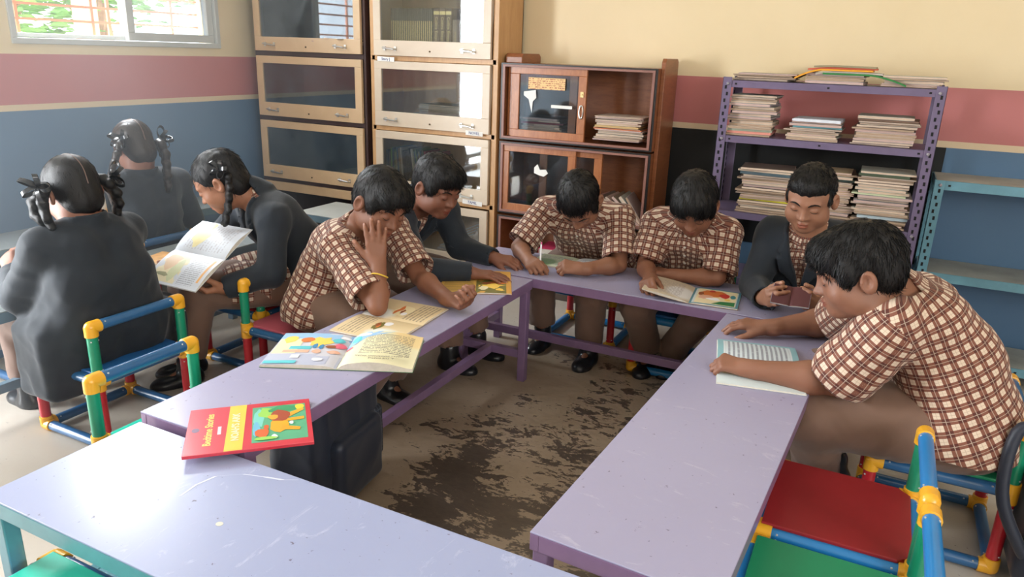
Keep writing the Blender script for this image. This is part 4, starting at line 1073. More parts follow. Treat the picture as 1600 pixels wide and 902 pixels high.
def plaid(name, p=.031, dark=(.085, .018, .011), mid=(.20, .072, .044), cream=(.66, .54, .42)):
    t = NT(name); uv = t.sep(t.uv())
    def stripe(v):
        f = t.math('FRACT', t.math('ADD', t.math('DIVIDE', v, p), 40.0))
        s = t.math('LESS_THAN', f, .50)
        l = t.math('MULTIPLY', t.math('GREATER_THAN', f, .225), t.math('LESS_THAN', f, .275))
        l2 = t.math('MULTIPLY', t.math('GREATER_THAN', f, .725), t.math('LESS_THAN', f, .765))
        return s, l, l2
    a, la, la2 = stripe(uv[0]); b, lb, lb2 = stripe(uv[1])
    c = t.ramp(t.math('MULTIPLY', t.math('ADD', a, b), .5), [(0, cream), (.5, mid), (1, dark)])
    lc = t.math('MAXIMUM', la, lb)
    c = t.mix(t.math('MULTIPLY', lc, .55), c, (.62, .53, .42))
    c = t.mix(t.math('MULTIPLY', t.math('MAXIMUM', la2, lb2), .35), c, mid)
    t.base(c); t.set(Roughness=.8); t.b.inputs['Sheen Weight'].default_value = .1
    t.bump(t.noise(500, 2), .12, .001); return t.m
PLD = plaid('brown_cream_checked_cotton')
LEATH = pbr('black_shoe_leather', (.012, .013, .016), .28, .5)
SOLE = pbr('shoe_sole', (.28, .23, .17), .6)
BUT = pbr('shirt_button', (.75, .72, .66), .35)
RIB = pbr('black_satin_ribbon', (.02, .022, .026), .25, .6)
LIPC = {}

def frame_of(face, up):
    f = unit(face); u = np.asarray(up, float); u = unit(u-f*(u@f)); r = np.cross(f, u)
    return np.stack([r, f, u], 1)      # columns: right, forward, up
def rotx(R, a):
    """rotate the frame about its own right axis"""
    c, s = math.cos(a), math.sin(a); return R@np.array([[1, 0, 0], [0, c, -s], [0, s, c]])
def head_model(m, c, R, s, fat=1.0, ears=True):
    W = lambda *p: c+R@(np.array(p)*s)
    E = lambda p, r, k, RR=None: m.u(Prim('ell', W(*p), R if RR is None else RR, np.array(r)*s), k*s)
    E((0, -.012, .030), (.073, .090, .078), .01)
    E((0, .022, -.030), (.058*fat, .064, .078), .03)
    E((0, .040, .028), (.060, .040, .046), .02)
    E((0, .060, -.084), (.024*fat, .020, .019), .03)
    for sx in (-1, 1):
        E((sx*.037*fat, .050, -.036), (.028*fat, .027, .029), .02)
        E((sx*.045*fat, .010, -.065), (.018*fat, .034, .024), .03)
        m.u(cone(W(sx*.012, .083, .018), W(sx*.044, .072, .017), .0085*s, .006*s), .012*s)
    for sx in (-1, 1): m.sub(Prim('ell', W(sx*.031, .098, -.001), R, np.array((.0175, .0155, .0115))*s), .018*s)
    for sx in (-1, 1): E((sx*.031, .0715, -.003), (.0165, .0145, .0120), .006)
    m.u(cone(W(0, .080, .002), W(0, .093, -.026), .0075*s, .0085*s), .016*s)
    E((0, .097, -.031), (.0110, .0105, .0088), .008)
    for sx in (-1, 1): E((sx*.0130, .087, -.033), (.0080, .0095, .0070), .006)
    for sx in (-1, 1): m.sub(cone(W(sx*.006, .096, -.042), W(sx*.006, .090, -.036), .0030*s), .003*s)
    m.u(cone(W(-.012, .083, -.0575), W(.012, .083, -.0575), .0052*s), .006*s)
    E((0, .087, -.0570), (.014, .0062, .0046), .004)
    E((0, .084, -.0680), (.0155, .0075, .0062), .005)
    m.sub(cone(W(-.020, .087, -.0622), W(.020, .087, -.0622), .0012*s), .003*s)
    if ears:
        for sx in (-1, 1):
            Re = R@np.array([[math.cos(.35*sx), -math.sin(.35*sx), 0], [math.sin(.35*sx), math.cos(.35*sx), 0], [0, 0, 1]])
            m.u(Prim('ell', W(sx*.0795, -.012, -.010), Re, np.array((.0105, .0195, .030))*s), .006*s)
            m.sub(Prim('ell', W(sx*.0915, -.007, -.007), Re, np.array((.0145, .0125, .0185))*s), .002*s)
            m.u(cone(W(sx*.078, .004, -.014), W(sx*.080, .003, -.008), .0035*s), .004*s)
def hand_model(m, wr, fwd, nrm, right, curl, thumb, hs=1.0, spread=.10, nails=None):
    f = unit(fwd); n = np.asarray(nrm, float); n = unit(n-f*(n@f)); th = np.cross(n, f)*(1 if right else -1)
    W = lambda a, b, c: wr+(f*a+th*b+n*c)*hs
    m.u(cone(wr-f*.02, W(.018, 0, 0), .0215*hs, .020*hs), .02*hs)
    ys = (.026, .009, -.008, -.024); L = (.076, .079, .075, .068)
    seg = ((.036, .023, .018), (.040, .026, .019), (.037, .024, .018), (.028, .019, .016))
    for i in range(4):
        k = W(L[i], ys[i], .002)
        m.u(cone(W(.018, ys[i]*.55, -.002), k, .0145*hs, .0108*hs), .012*hs)
        cu = curl[i] if isinstance(curl[0], (tuple, list)) else curl
        ang = 0; p = k; r = (.0090, .0093, .0088, .0078)[i]
        sp = -(i-1.2)*spread
        d0 = unit(f*math.cos(sp)+th*math.sin(sp))
        for j in range(3):
            ang += cu[j]; d = d0*math.cos(ang)-n*math.sin(ang)
            q = p+d*seg[i][j]*hs
            m.u(cone(p, q, r*hs*(1-.08*j), r*hs*(1-.08*(j+1))), .0045*hs if j else .006*hs)
            p = q
        if nails is not None:
            nn = n*math.cos(ang)+d0*math.sin(ang)
            nails.append(Prim('ell', p+nn*.0065*hs-d*.003*hs, np.stack([np.cross(nn, d), d, nn], 1), np.array((.0045, .0060, .0035))*hs))
    a, b, c = thumb                      # outward angle, drop, bend
    p = W(.022, .020, -.006)
    d = unit(f*math.cos(a)+th*math.sin(a)-n*b)
    q = p+d*.034*hs; m.u(cone(p, q, .0155*hs, .0115*hs), .012*hs)
    for j, l in enumerate((.030, .024)):
        d = unit(d+(f*.6-th*.5-n*.3)*c); p, q = q, q+d*l*hs
        m.u(cone(p, q, .0108*hs*(1-.08*j), .0098*hs*(1-.1*j)), .005*hs)
    if nails is not None:
        nn = unit(n-d*(n@d)); nails.append(Prim('ell', q+nn*.007*hs-d*.002*hs, np.stack([np.cross(nn, d), d, nn], 1), np.array((.0055, .0065, .0035))*hs))
CURL = {'flat': (.12, .22, .15), 'rest': (.35, .50, .35), 'fist': (1.25, 1.5, .9), 'loose_fist': (.85, 1.15, .7), 'hold': (.65, .85, .5), 'pen': ((.75, .9, .4), (.9, 1.1, .6), (1.1, 1.3, .8), (1.2, 1.4, .8)), 'cheek': ((.10, .35, .3), (.05, .2, .15), (.04, .16, .12), (.04, .16, .12))}
THUMB = {'flat': (.65, .15, .1), 'rest': (.55, .35, .25), 'fist': (.55, .5, .9), 'loose_fist': (.55, .5, .6), 'hold': (.55, .6, .3), 'pen': (.5, .5, .55), 'cheek': (.75, .1, .15)}

def hair_shell(c, R, s, style):
    W = lambda *p: c+R@(np.array(p)*s)
    E = lambda p, r: Prim('ell', W(*p), R, np.array(r)*s)
    m = Model()
    if style == 'girl':
        m.u(E((0, -.012, .034), (.0785, .0955, .0835)), .01); m.u(E((0, -.042, -.035), (.064, .058, .064)), .03)
        m.sub(E((0, .092, -.036), (.060, .060, .094)), .006)
        for sx in (-1, 1): m.sub(E((sx*.088, .012, -.030), (.026, .030, .038)), .008)
    else:
        g = {'short': 0, 'full': .006, 'quiff': .005, 'crop': -.003}[style]
        m.u(E((0, -.014, .038), (.079+g*.7, .097+g, .083+g)), .01)
        m.u(E((0, -.050, -.012), (.066, .056, .056)), .03)
        if style in ('full', 'quiff'): m.u(E((0, .050, .072), (.060, .045, .034)), .03)
        if style == 'crop': m.u(E((0, .043, .066), (.058, .036, .030)), .02)
        if style == 'full': m.u(E((0, .060, .052), (.058, .036, .036)), .03)
        for sx in (-1, 1): m.u(E((sx*.066, .030, .012), (.009, .012, .018) if style == 'crop' else (.013, .020, .028)), .02)      # sideburn
        m.sub(E((0, .094, -.045), (.064, .060, .080 if style == 'crop' else (.094 if style == 'short' else .092))), .006)
        for sx in (-1, 1): m.sub(E((sx*.090, -.006, -.034), (.030, .030, .046)), .006)
        m.sub(E((0, -.02, -.105), (.10, .09, .062)), .01)
    return m
def strand_mesh(name, f, c, R, s, n, L, mat, parent, org, seed, rad=.0011, lift=.28, curlv=.5, fringe=0, keep=None):
    rs = np.random.RandomState(seed)
    v, q = polygonise(f, .007)
    e1 = v[q[:, 1]]-v[q[:, 0]]; e2 = v[q[:, 3]]-v[q[:, 0]]; nr = np.cross(e1, e2); fc = v[q].mean(1)
    nr /= np.maximum(np.linalg.norm(nr, axis=1), 1e-9)[:, None]
    loc = (fc-c)@R/s
    ok = loc[:, 2] > -.065
    d = f(fc+nr*.004); nr[d < 0] *= -1
    ok &= (((fc+nr*.012-c)@R/s)[:, 1] < .11)
    if keep is not None: ok &= keep(loc)
    idx = np.where(ok)[0]; pick = idx[rs.randint(0, len(idx), n)]
    P = fc[pick]+rs.normal(size=(n, 3))*.0018-nr[pick]*.002; Nn = nr[pick]; l = loc[pick]
    crown = np.array((.012, -.045, .118))
    g = (l-crown); g[:, 2] -= .03; g = g+rs.normal(size=g.shape)*.018
    g[:, 0] *= .75
    T = g@R.T; T -= Nn*(T*Nn).sum(1)[:, None]; T /= np.maximum(np.linalg.norm(T, axis=1), 1e-9)[:, None]
    le = L*rs.uniform(.6, 1.25, n)*(1+fringe*np.clip((l[:, 1]-.02)*14, 0, 1))
    li = lift*rs.uniform(.4, 1.3, n)
    side = np.cross(Nn, T); K = 4; pts = []
    ph = rs.uniform(-1, 1, n)*curlv
    for k in range(K):
        t = k/(K-1)
        pts.append(P+(T*(t)+Nn*li[:, None]*t*(1-t*.62)+side*(ph[:, None]*t*t*.45)-np.array((0, 0, 1))*t*t*.12)*le[:, None])
    V = []; rr = [rad, rad*.95, rad*.7, rad*.12]
    for k in range(K):
        for a in range(3):
            an = 2.094*a; V.append(pts[k]+(side*math.cos(an)+Nn*math.sin(an))*rr[k])
    V = np.stack(V, 1).reshape(-1, 3); base = np.arange(n)*K*3
    F = []
    for k in range(K-1):
        for a in range(3):
            b = (a+1) % 3; F.append(np.stack([base+k*3+a, base+k*3+b, base+(k+1)*3+b, base+(k+1)*3+a], 1))
    return V, np.concatenate(F)
def hair_obj(c, R, s, style, parent, org, seed, mat, n=2600, L=.020, h=.0045, **kw):
    f = hair_shell(c, R, s, style)
    rs = np.random.RandomState(seed)
    k1 = R@np.array((140, 20, 30.)); k2 = R@np.array((60, 90, 0.))
    f.disp = lambda P: .0012*np.sin(P@k1+2*np.sin(P@k2))
    v, q = polygonise(f, h); v = relax(v, q, 1)
    f.disp = None
    V, F = strand_mesh('s', f, c, R, s, n, L*s, mat, parent, org, seed, **kw)
    allv = np.concatenate([v, V]); allq = np.concatenate([q, F+len(v)])
    me = mesh_from('hair', allv-np.asarray(org), allq)
    return link_obj('hair', me, mat, parent), f

def line_on(f, c, R, s, pts, r, name, mat, parent, org):
    W = lambda p: c+R@(np.array(p)*s)
    out = []
    for p in pts:
        st = W((p[0], .16, p[1])); hit = trace(f, st, -R[:, 1]); out.append(Vector(hit-np.asarray(org)))
    b = MB(); b.tube(out, [x*s for x in r], 6)
    return b.build(name, mat, parent, smooth=True)

LIPM = {}
def person(label, P, tone=(.30, .135, .075), top='shirt', style='short', fat=1.0, s=1.1, seed=1, h=.0042, hair_kw={}, jacket_tail=None, extra=None, hidden_front=False, hairmat=None, browns=True, hs=1.0):
    org = A_(P['pel'][0], P['pel'][1], 0)
    root = empty('person', tuple(org), 0, label, 'person')
    g = {k: np.asarray(v, float) for k, v in P.items() if k[0] not in '_' and not isinstance(v[0], (tuple, list, str))}
    pel, neck, hd = g['pel'], g['neck'], g['head']
    Rh = frame_of(g['face'], g.get('hup', A_(0, 0, 1)))
    lat = unit(g['shR']-g['shL']); spine = unit(neck-pel); fwd = unit(np.cross(spine, -lat)); 
    fwd = unit(np.cross(lat, spine))*-1
    bodyf = A_(*P['fwd'], 0); bodyf = unit(bodyf)
    if fwd@bodyf < 0: fwd = -fwd
    latp = unit(np.cross(bodyf, A_(0, 0, 1)))       # right-hand side of the pelvis
    hip = {'R': pel+latp*.072*s, 'L': pel-latp*.072*s}
    mid = lerp(pel, neck, .45)-bodyf*.035; ch = lerp(pel, neck, .76)-fwd*.012
    def torso(m, gr, k=.05):
        for sd, sg in (('R', 1), ('L', -1)):
            m.u(cone(hip[sd], mid+lat*sg*.055*s, .088*s*fat+gr, .078*s*fat+gr), k)
            m.u(cone(mid+lat*sg*.055*s, ch+lat*sg*.062*s, .078*s*fat+gr, .078*s*fat**.5+gr), k)
            m.u(cone(ch+lat*sg*.055*s, g['sh'+sd], .068*s+gr, .044*s+gr*.8), k)
            m.u(cone(neck-spine*.012, g['sh'+sd]+spine*.006, .040*s+gr*.6, .040*s+gr*.7), k*.7)
        if fat > 1.1: m.u(Prim('ell', lerp(pel, mid, .7)+fwd*.045, np.stack([lat, fwd, spine], 1), A_(.12, .09, .11)*s), .04)
    nails = []
    body = Model(); torso(body, 0)
    head_model(body, hd, Rh, s, 1+.5*(fat-1))
    nb = hd+Rh@(A_(0, -.030, -.062)*s)
    body.u(cone(neck-spine*.01, nb, .050*s*fat**.5, .047*s*fat**.5), .03)
    for sd, sg in (('R', 1), ('L', -1)):
        sh, el, wr = g['sh'+sd], g['el'+sd], g['wr'+sd]
        body.u(cone(sh, lerp(sh, el, .5), .044*s*fat, .038*s*fat), .03); body.u(cone(lerp(sh, el, .5), el, .038*s*fat, .0305*s*fat**.7), .015)
        body.u(cone(el, lerp(el, wr, .28), .0300*s*fat**.7, .0335*s*fat**.8), .010); body.u(cone(lerp(el, wr, .28), wr, .0335*s*fat**.8, .0222*s), .02)
        hp = P['h'+sd]; hand_model(body, wr, hp[0], hp[1], sd == 'R', P.get('_curl'+sd, CURL[hp[2]]), P.get('_thumb'+sd, THUMB[hp[2]]), hs*s*.94, nails=nails)
        kn, an = g['kn'+sd], g['an'+sd]
        body.u(cone(hip[sd], kn, .080*s*fat, .050*s*fat**.6), .03); body.u(cone(kn, lerp(kn, an, .35), .049*s*fat**.6, .046*s*fat**.6), .02); body.u(cone(lerp(kn, an, .35), an, .046*s*fat**.6, .030*s), .02)
        fd = unit(np.asarray(P.get('foot'+sd, P['fwd']+(0,)), float))
        body.u(cone(an-A_(0, 0, .02)-fd*.005, an+fd*.09-A_(0, 0, .055), .024*s, .012*s), .01)
    hm = Model(); head_model(hm, hd, Rh, s, 1+.5*(fat-1))
    sk = skin_mat('skin', tone)
    lp = pbr('lip_%d' % seed, tuple(x*y for x, y in zip(tone, (.86, .60, .62))), .38)
    nl = pbr('nail_%d' % seed, tuple(min(1, x*y+.06) for x, y in zip(tone, (1.35, 1.25, 1.25))), .3)
    Wh = lambda *p: hd+Rh@(np.array(p)*s)
    paint = [(1, Prim('ell', Wh(0, .088, -.0625), Rh, A_(.0205, .012, .0105)*s))]+[(2, x) for x in nails]
    sdf_obj('body', body, h, [sk, lp, nl], root, org, paint)
    bo = root.children[-1]
    if not hidden_front:
        dk = pbr('lash_black', (.02, .013, .01), .6)
        for sx in (-1, 1):
            pts = [(sx*x, z) for x, z in ((.0185, -.0065), (.024, -.0098), (.031, -.0112), (.038, -.0098), (.0445, -.0055))]
            line_on(hm, hd, Rh, s, pts, [.0005, .0011, .0013, .0013, .0006], 'eyelashes', dk, bo, org)
            pts = [(sx*x, z) for x, z in ((.013, .0145), (.022, .0195), (.032, .0215), (.042, .0200), (.050, .0145))]
            line_on(hm, hd, Rh, s, pts, [.0020, .0032, .0032, .0026, .0008], 'eyebrow', HAIRM, bo, org)
    # trousers
    tr = Model(); 
    for sd in 'RL':
        kn, an = g['kn'+sd], g['an'+sd]
        tr.u(cone(hip[sd]-bodyf*.01, kn, .092*s*fat, .066*s*fat**.6), .035); tr.u(cone(kn, an, .064*s*fat**.6, .054*s), .02)
    tr.u(cone(hip['R'], hip['L'], .094*s*fat), .04); tr.u(cone(pel, lerp(pel, mid, .7), .095*s*fat, .088*s*fat), .05)
    t1_, t2_ = folds(seed+50, .0075, 20), folds(seed+52, .0035, 48, 1.9)
    tr.disp = lambda P: t1_(P)+t2_(P)
    for sd in 'RL':
        an, kn = g['an'+sd], g['kn'+sd]
        tr.sub(cone(an+unit(an-kn)*.0, an+unit(an-kn)*.16, .075), .003); tr.sub(cone(an+unit(kn-an)*.03, an, .040*s), .003)
    sdf_obj('trousers', tr, .006, [BRN], root, org)
    # shoes
    for sd in 'RL':
        an = g['an'+sd]; fd = unit(np.asarray(P.get('foot'+sd, P['fwd']+(0,)), float)); a0 = A_(an[0], an[1], an[2]-.055)
        up = A_(0, 0, 1); up = unit(up-fd*(up@fd)); Rf = np.stack([np.cross(fd, up), fd, up], 1)
        sm_ = Model(); sm_.u(Prim('ell', a0-fd*.012, Rf, A_(.036, .045, .042)*s), .03); sm_.u(Prim('ell', a0+fd*.075-up*.012, Rf, A_(.042, .068, .032)*s), .05)
        sm_.u(cone(a0, an+up*.015, .038*s, .038*s), .02); sm_.cut(a0-up*.030, -up)
        so = sdf_obj('shoe', sm_, .006, [LEATH], root, org)
        b = MB(); poly = []
        for k in range(20):
            t_ = 2*math.pi*k/20; wv = .038 if math.sin(t_) < 0 else .044
            x_, y_ = wv*math.cos(t_)*s, (.045*math.sin(t_) if math.sin(t_) < 0 else .135*math.sin(t_))*s-.005
            poly.append((x_, y_))
        vs = [Vector(a0+Rf@A_(x_, y_, zz)-org) for zz in (-.042, -.028) for x_, y_ in poly]
        b.add(vs, [tuple(range(20))[::-1], tuple(range(20, 40))]+[(k, (k+1) % 20, 20+(k+1) % 20, 20+k) for k in range(20)])
        b.build('sole', SOLE, so, smooth=True)
    # shirt
    inner = .010 if top == 'blazer' else .015
    sm_ = Model(); torso(sm_, inner)
    waist = lerp(pel, mid, .2)
    sleeves = []
    if top == 'shirt':
        for sd, sg in (('R', 1), ('L', -1)):
            sm_.u(cone(hip[sd], pel-A_(0, 0, .03)+latp*sg*.08*s, .100*s*fat+.012, .102*s*fat+.014), .04)
            sh, el = g['sh'+sd], g['el'+sd]; en = lerp(sh, el, .66); ax = unit(el-sh)
            c_ = cone(sh+ax*.01, en+ax*.03, .058*s*fat**.8, .067*s*fat**.8); sm_.u(c_, .022); sleeves.append((sh, el, c_, en, ax))
    sm_.u(cone(neck-spine*.012, neck+unit(nb-neck)*.022, .062*s, .056*s*fat**.5), .012)
    # collar wings
    for sg in (-1, 1):
        cc = neck+fwd*.054*s*fat**.5+lat*sg*.030*s-spine*.008
        n_ = unit(fwd+lat*sg*.55+spine*.35); a1 = unit(np.cross(n_, unit(spine+lat*sg*-.25))); sm_.u(Prim('box', cc, np.stack([a1, np.cross(n_, a1), n_], 1), A_(.020, .022, .002)*s, .003), .004)
    f1, f2 = folds(seed, .0085, 18), folds(seed+77, .0036, 44, 1.9)
    sm_.disp = (lambda P: f1(P)+f2(P)) if top == 'shirt' else folds(seed, .002, 24)
    sm_.sub(cone(neck, nb, .0515*s*fat**.5, .0485*s*fat**.5), .002)
    un = unit(nb-neck)
    def necktop(h_, tilt, rad_):
        nn = unit(un+fwd*tilt); c_ = neck+un*h_
        def fn(p):
            q = p-neck; t_ = q@un; d_ = np.linalg.norm(q-t_[:, None]*un, axis=1)
            return np.maximum.reduce([-((p-c_)@nn), d_-rad_, t_-.12])
        return Prim('fn', fn)
    sm_.sub(necktop(.028, .35, .082*s), .002)
    zcut = pel[2]-.045*s
    sm_.cut(A_(pel[0], pel[1], zcut), A_(0, 0, -1))
    for sh, el, c_, en, ax in sleeves:
        R_ = .09
        sm_.sub(cone(en+ax*(.012+R_), en+ax*(.20), R_, R_), .002)          # open end of the sleeve
        sm_.sub(cone(en-ax*.03, en+ax*.03, .048*s*fat**.8, .054*s*fat**.8), .002)
    tc = [cone(hip['R'], ch, .1*s*fat, .09*s*fat), cone(hip['L'], ch, .1*s*fat, .09*s*fat), cone(ch, neck, .09, .06)]
    tz = lambda p: np.minimum.reduce([x(p) for x in tc])
    def sz(sh, en, ax):
        cc_ = cone(sh, en, .055*s); return lambda p: cc_(p)+np.clip(.045-(p-sh)@ax, 0, 1)*1.5
    zones = [(tz, pel, spine, fwd, .125*s*fat)]+[(sz(sh, en, ax), sh, ax, unit(np.cross(ax, fwd)), .058*s) for sh, el, c_, en, ax in sleeves]
    shirt = sdf_obj('shirt', sm_, .0048, [PLD], root, org, zones=zones)
    if top == 'shirt' and not hidden_front:
        bb = MB()
        for t_ in (.93, .80, .66, .52):
            st = lerp(pel, neck, t_)+fwd*.3; hit = trace(sm_, st, -fwd)
            Rn = Matrix([list(np.cross(spine, fwd)), list(spine), list(fwd)]).transposed()
            o_ = MB().lathe([(.0055, 0), (.0055, .002), (.004, .003), (.002, .0022)], Vector(hit-org), 10, R=Rn).build('button', BUT, shirt, smooth=True)
    if top == 'blazer':
        def bz(gr):
            m = Model(); torso(m, .018+gr, .045)
            for sd, sg in (('R', 1), ('L', -1)):
                sh, el, wr = g['sh'+sd], g['el'+sd], g['wr'+sd]; ax = unit(wr-el)
                m.u(Prim('ell', sh+spine*.002, np.stack([lat, fwd, spine], 1), A_(.050, .052, .044)*s), .02)
                m.u(cone(sh, el, .054*s*fat**.7+gr, .049*s*fat**.7+gr), .02); m.u(cone(el, wr-ax*.012, .048*s*fat**.7+gr, .040*s+gr), .02)
                m.u(cone(hip[sd], pel-A_(0, 0, .035)+latp*sg*.085*s, .105*s*fat+.018, .110*s*fat+.018), .04)
            if jacket_tail:
                for tl in jacket_tail: m.u(tl[0], tl[1])
            return m
        bm = bz(0); bm.u(cone(neck-spine*.012-fwd*.012, neck+unit(nb-neck)*(.040 if style == 'girl' else .018)-fwd*.014, .072*s, .062*s), .012)
        apex = lerp(pel, neck, .42)
        def wedge(p):
            q = p-apex; y = q@spine; x = np.abs(q@lat); z = q@fwd
            H = np.linalg.norm(neck-apex)
            return np.maximum(np.maximum(x-(.044*s)*np.clip(y/H, -1, 1.4), -y), -z+.0)*.85
        def lapel(p):
            q = p-apex; y = q@spine; x = np.abs(q@lat); z = q@fwd; H = np.linalg.norm(neck-apex); t_ = y/H
            outer = .044*s*np.clip(t_, 0, 1.4)+.046*s*np.clip((t_+.05)*2.2, 0, 1)*np.clip((1.05-t_)*3.2, .3, 1)
            notch = np.where((t_ > .70) & (t_ < .76), .016, 0)
            return np.maximum.reduce([x-outer+notch, -y-.01, -z+.02, t_*H-H*1.12])*.8
        b5 = bz(.0165); b5.clip(Prim('fn', lapel), .001)
        g1_, g2_ = folds(seed+9, .0065, 14, 1.9), folds(seed+31, .0034, 36, 1.6)
        bm.disp = lambda P: g1_(P)+g2_(P)
        full = Model()
        pf = Prim('model', bm); pf.c = pel; pf.R = 9
        pg = Prim('model', b5); pg.c = pel; pg.R = 9
        full.u(pf, .002)
        if not hidden_front: full.u(pg, .002)
        full.sub(Prim('fn', wedge), .002)
        full.sub(cone(neck, nb, .062*s, .060*s), .002); full.sub(necktop(.046 if style == 'girl' else .030, .3, .09*s), .002)
        if not jacket_tail: full.cut(A_(pel[0], pel[1], pel[2]-.085*s), A_(0, 0, -1))
        for sd in 'RL':
            wr, el = g['wr'+sd], g['el'+sd]; ax = unit(wr-el); full.sub(cone(wr+ax*.085, wr+ax*.13, .09), .002); full.sub(cone(wr-ax*.05, wr+ax*.02, .030*s, .034*s), .002)
        lo, hi = bm.bounds(); full.bounds = lambda: (lo, hi)
        bzo = sdf_obj('blazer', full, .0055 if hidden_front else .0048, [NAVY], root, org)
    else: bzo = None; full = sm_
    ho, hf = hair_obj(hd, Rh, s, style, root, org, seed, hairmat or HAIRM, **hair_kw)
    return dict(root=root, org=org, body=bo, Rh=Rh, hd=hd, s=s, blazer=bzo, f=full, lat=lat, fwd=fwd, spine=spine, neck=neck, pel=pel, hair=ho)

def braid(name, pts, r, parent, org, mat, n=9, seed=1, taper=.7):
    m = Model(); pts = [np.asarray(p, float) for p in pts]
    seg = [np.linalg.norm(b-a) for a, b in zip(pts, pts[1:])]; T_ = sum(seg)
    def at(t):
        d = t*T_
        for a, b, l in zip(pts, pts[1:], seg):
            if d <= l: return a+(b-a)*d/l, unit(b-a)
            d -= l
        return pts[-1], unit(pts[-1]-pts[-2])
    for i in range(n):
        p, t = at((i+.5)/n); side = unit(np.cross(t, (.3, .8, .2))); nn = np.cross(side, t)
        sc = 1-(1-taper)*i/n; sg = 1 if i % 2 else -1
        R = np.stack([side, unit(t+side*sg*-.7), np.cross(side, unit(t+side*sg*-.7))], 1)
        for q_ in (1, -1):
            ax = unit(t-side*sg*q_*.0+side*(-sg)*.9)
            a0 = p+side*sg*r*.38*sc*q_; 
            m.u(cone(a0-ax*r*.45*sc, a0+ax*r*.45*sc, r*.52*sc, r*.44*sc), .0025)
    m.disp = folds(seed, .0018, 120, 1.0)
    return sdf_obj(name, m, .004, [mat], parent, org)
def bow(parent, org, c, ax, size, seed=1, nl=4, name='ribbon'):
    """satin ribbon: loops of folded tape round a knot"""
    r = random.Random(seed); b = MB(); c = Vector(c)-Vector(org); ax = Vector(ax).normalized()
    b.lathe([(.004, -.007), (.010, -.003), (.010, .003), (.004, .007)], c, 10)
    for k in range(nl):
        a = 2*math.pi*k/nl+r.uniform(-.3, .3); o1 = ax.orthogonal().normalized(); o2 = ax.cross(o1)
        d = (o1*math.cos(a)+o2*math.sin(a)+ax*.5).normalized(); w_ = ax.cross(d).normalized()
        tw = (w_*math.cos(r.uniform(0, 1))+ax*math.sin(r.uniform(0, 1))).normalized(); u = d.cross(tw).normalized()
        L = size*r.uniform(.75, 1.1); pts = []
        for j in range(15):
            t_ = 2*math.pi*j/14; pts.append(c+d*(L*.5*(1-math.cos(t_)))+u*(L*.26*math.sin(t_)))
        hw = .0075
        vs = []
        for p in pts: vs += [p-tw*hw, p+tw*hw]
        inn = []
        for p in pts: 
            q = c+(p-c)*.90+d*L*.045; inn += [q-tw*hw, q+tw*hw]
        n = len(pts); F = []
        for j in range(n-1):
            F += [(2*j, 2*j+1, 2*j+3, 2*j+2), (2*n+2*j, 2*n+2*j+2, 2*n+2*j+3, 2*n+2*j+1), (2*j, 2*j+2, 2*n+2*j+2, 2*n+2*j), (2*j+1, 2*n+2*j+1, 2*n+2*j+3, 2*j+3)]
        b.add(vs+inn, F)
    return b.build(name, RIB, parent, smooth=True)
def parting(d, mat):
    """line of scalp where the hair is parted"""
    c, R, s = d['hd'], d['Rh'], d['s']; f = hair_shell(c, R, s, 'girl'); pts = []
    for k in range(16):
        a = math.radians(35+k*11); dr = R@A_(0, math.cos(a), math.sin(a))
        st = c+R@A_(0, -.01, .03)*s+dr*.2; pts.append(Vector(trace(f, st, -dr)-d['org']))
    return MB().tube(pts, .0022, 6).build('parting', mat, d['hair'], smooth=True)
# ---------------------------------------------------------------- the people
B1 = person('person in checked shirt and yellow wristband, cheek propped on one hand', dict(
    fwd=(.97, -.18), pel=(-1.865, 2.19, .385), neck=(-1.765, 2.235, .690), head=(-1.625, 2.195, .800), face=(.88, -.28, -.40), hup=(.35, .12, 1),
    shR=(-1.735, 2.075, .638), elR=(-1.488, 1.98, .492), wrR=(-1.530, 2.045, .612), shL=(-1.70, 2.375, .655), elL=(-1.515, 2.285, .515), wrL=(-1.318, 2.180, .490),
    hR=((-.22, .20, 1), (.58, -.78, .10), 'cheek'), hL=((.85, -.18, .05), (-.25, .35, -.85), 'loose_fist'),
    knR=(-1.47, 2.03, .345), anR=(-1.62, 1.96, .075), knL=(-1.50, 2.22, .345), anL=(-1.64, 2.24, .075)), tone=(.235, .098, .056), style='full', s=1.10, seed=11, hs=1.02,
    hair_kw=dict(n=4200, L=.017, rad=.0011, lift=.25, fringe=.2))
B2 = person('person in navy blazer with both hands on a yellow book', dict(
    fwd=(.97, -.1), pel=(-2.02, 2.70, .385), neck=(-1.81, 2.71, .705), head=(-1.655, 2.635, .800), face=(.88, -.22, -.34), hup=(.3, 0, 1),
    shR=(-1.79, 2.555, .655), elR=(-1.615, 2.42, .500), wrR=(-1.430, 2.53, .485), shL=(-1.75, 2.845, .650), elL=(-1.655, 2.82, .500), wrL=(-1.455, 2.78, .488),
    hR=((.88, .30, -.06), (.05, -.05, 1), 'flat'), hL=((.95, .05, -.05), (0, -.25, 1), 'rest'),
    knR=(-1.60, 2.60, .345), anR=(-1.58, 2.62, .075), knL=(-1.60, 2.80, .345), anL=(-1.55, 2.82, .075)), tone=(.205, .080, .047), top='blazer', style='quiff', s=1.10, seed=12,
    hair_kw=dict(n=3800, L=.016, rad=.0011, lift=.35, fringe=.5))
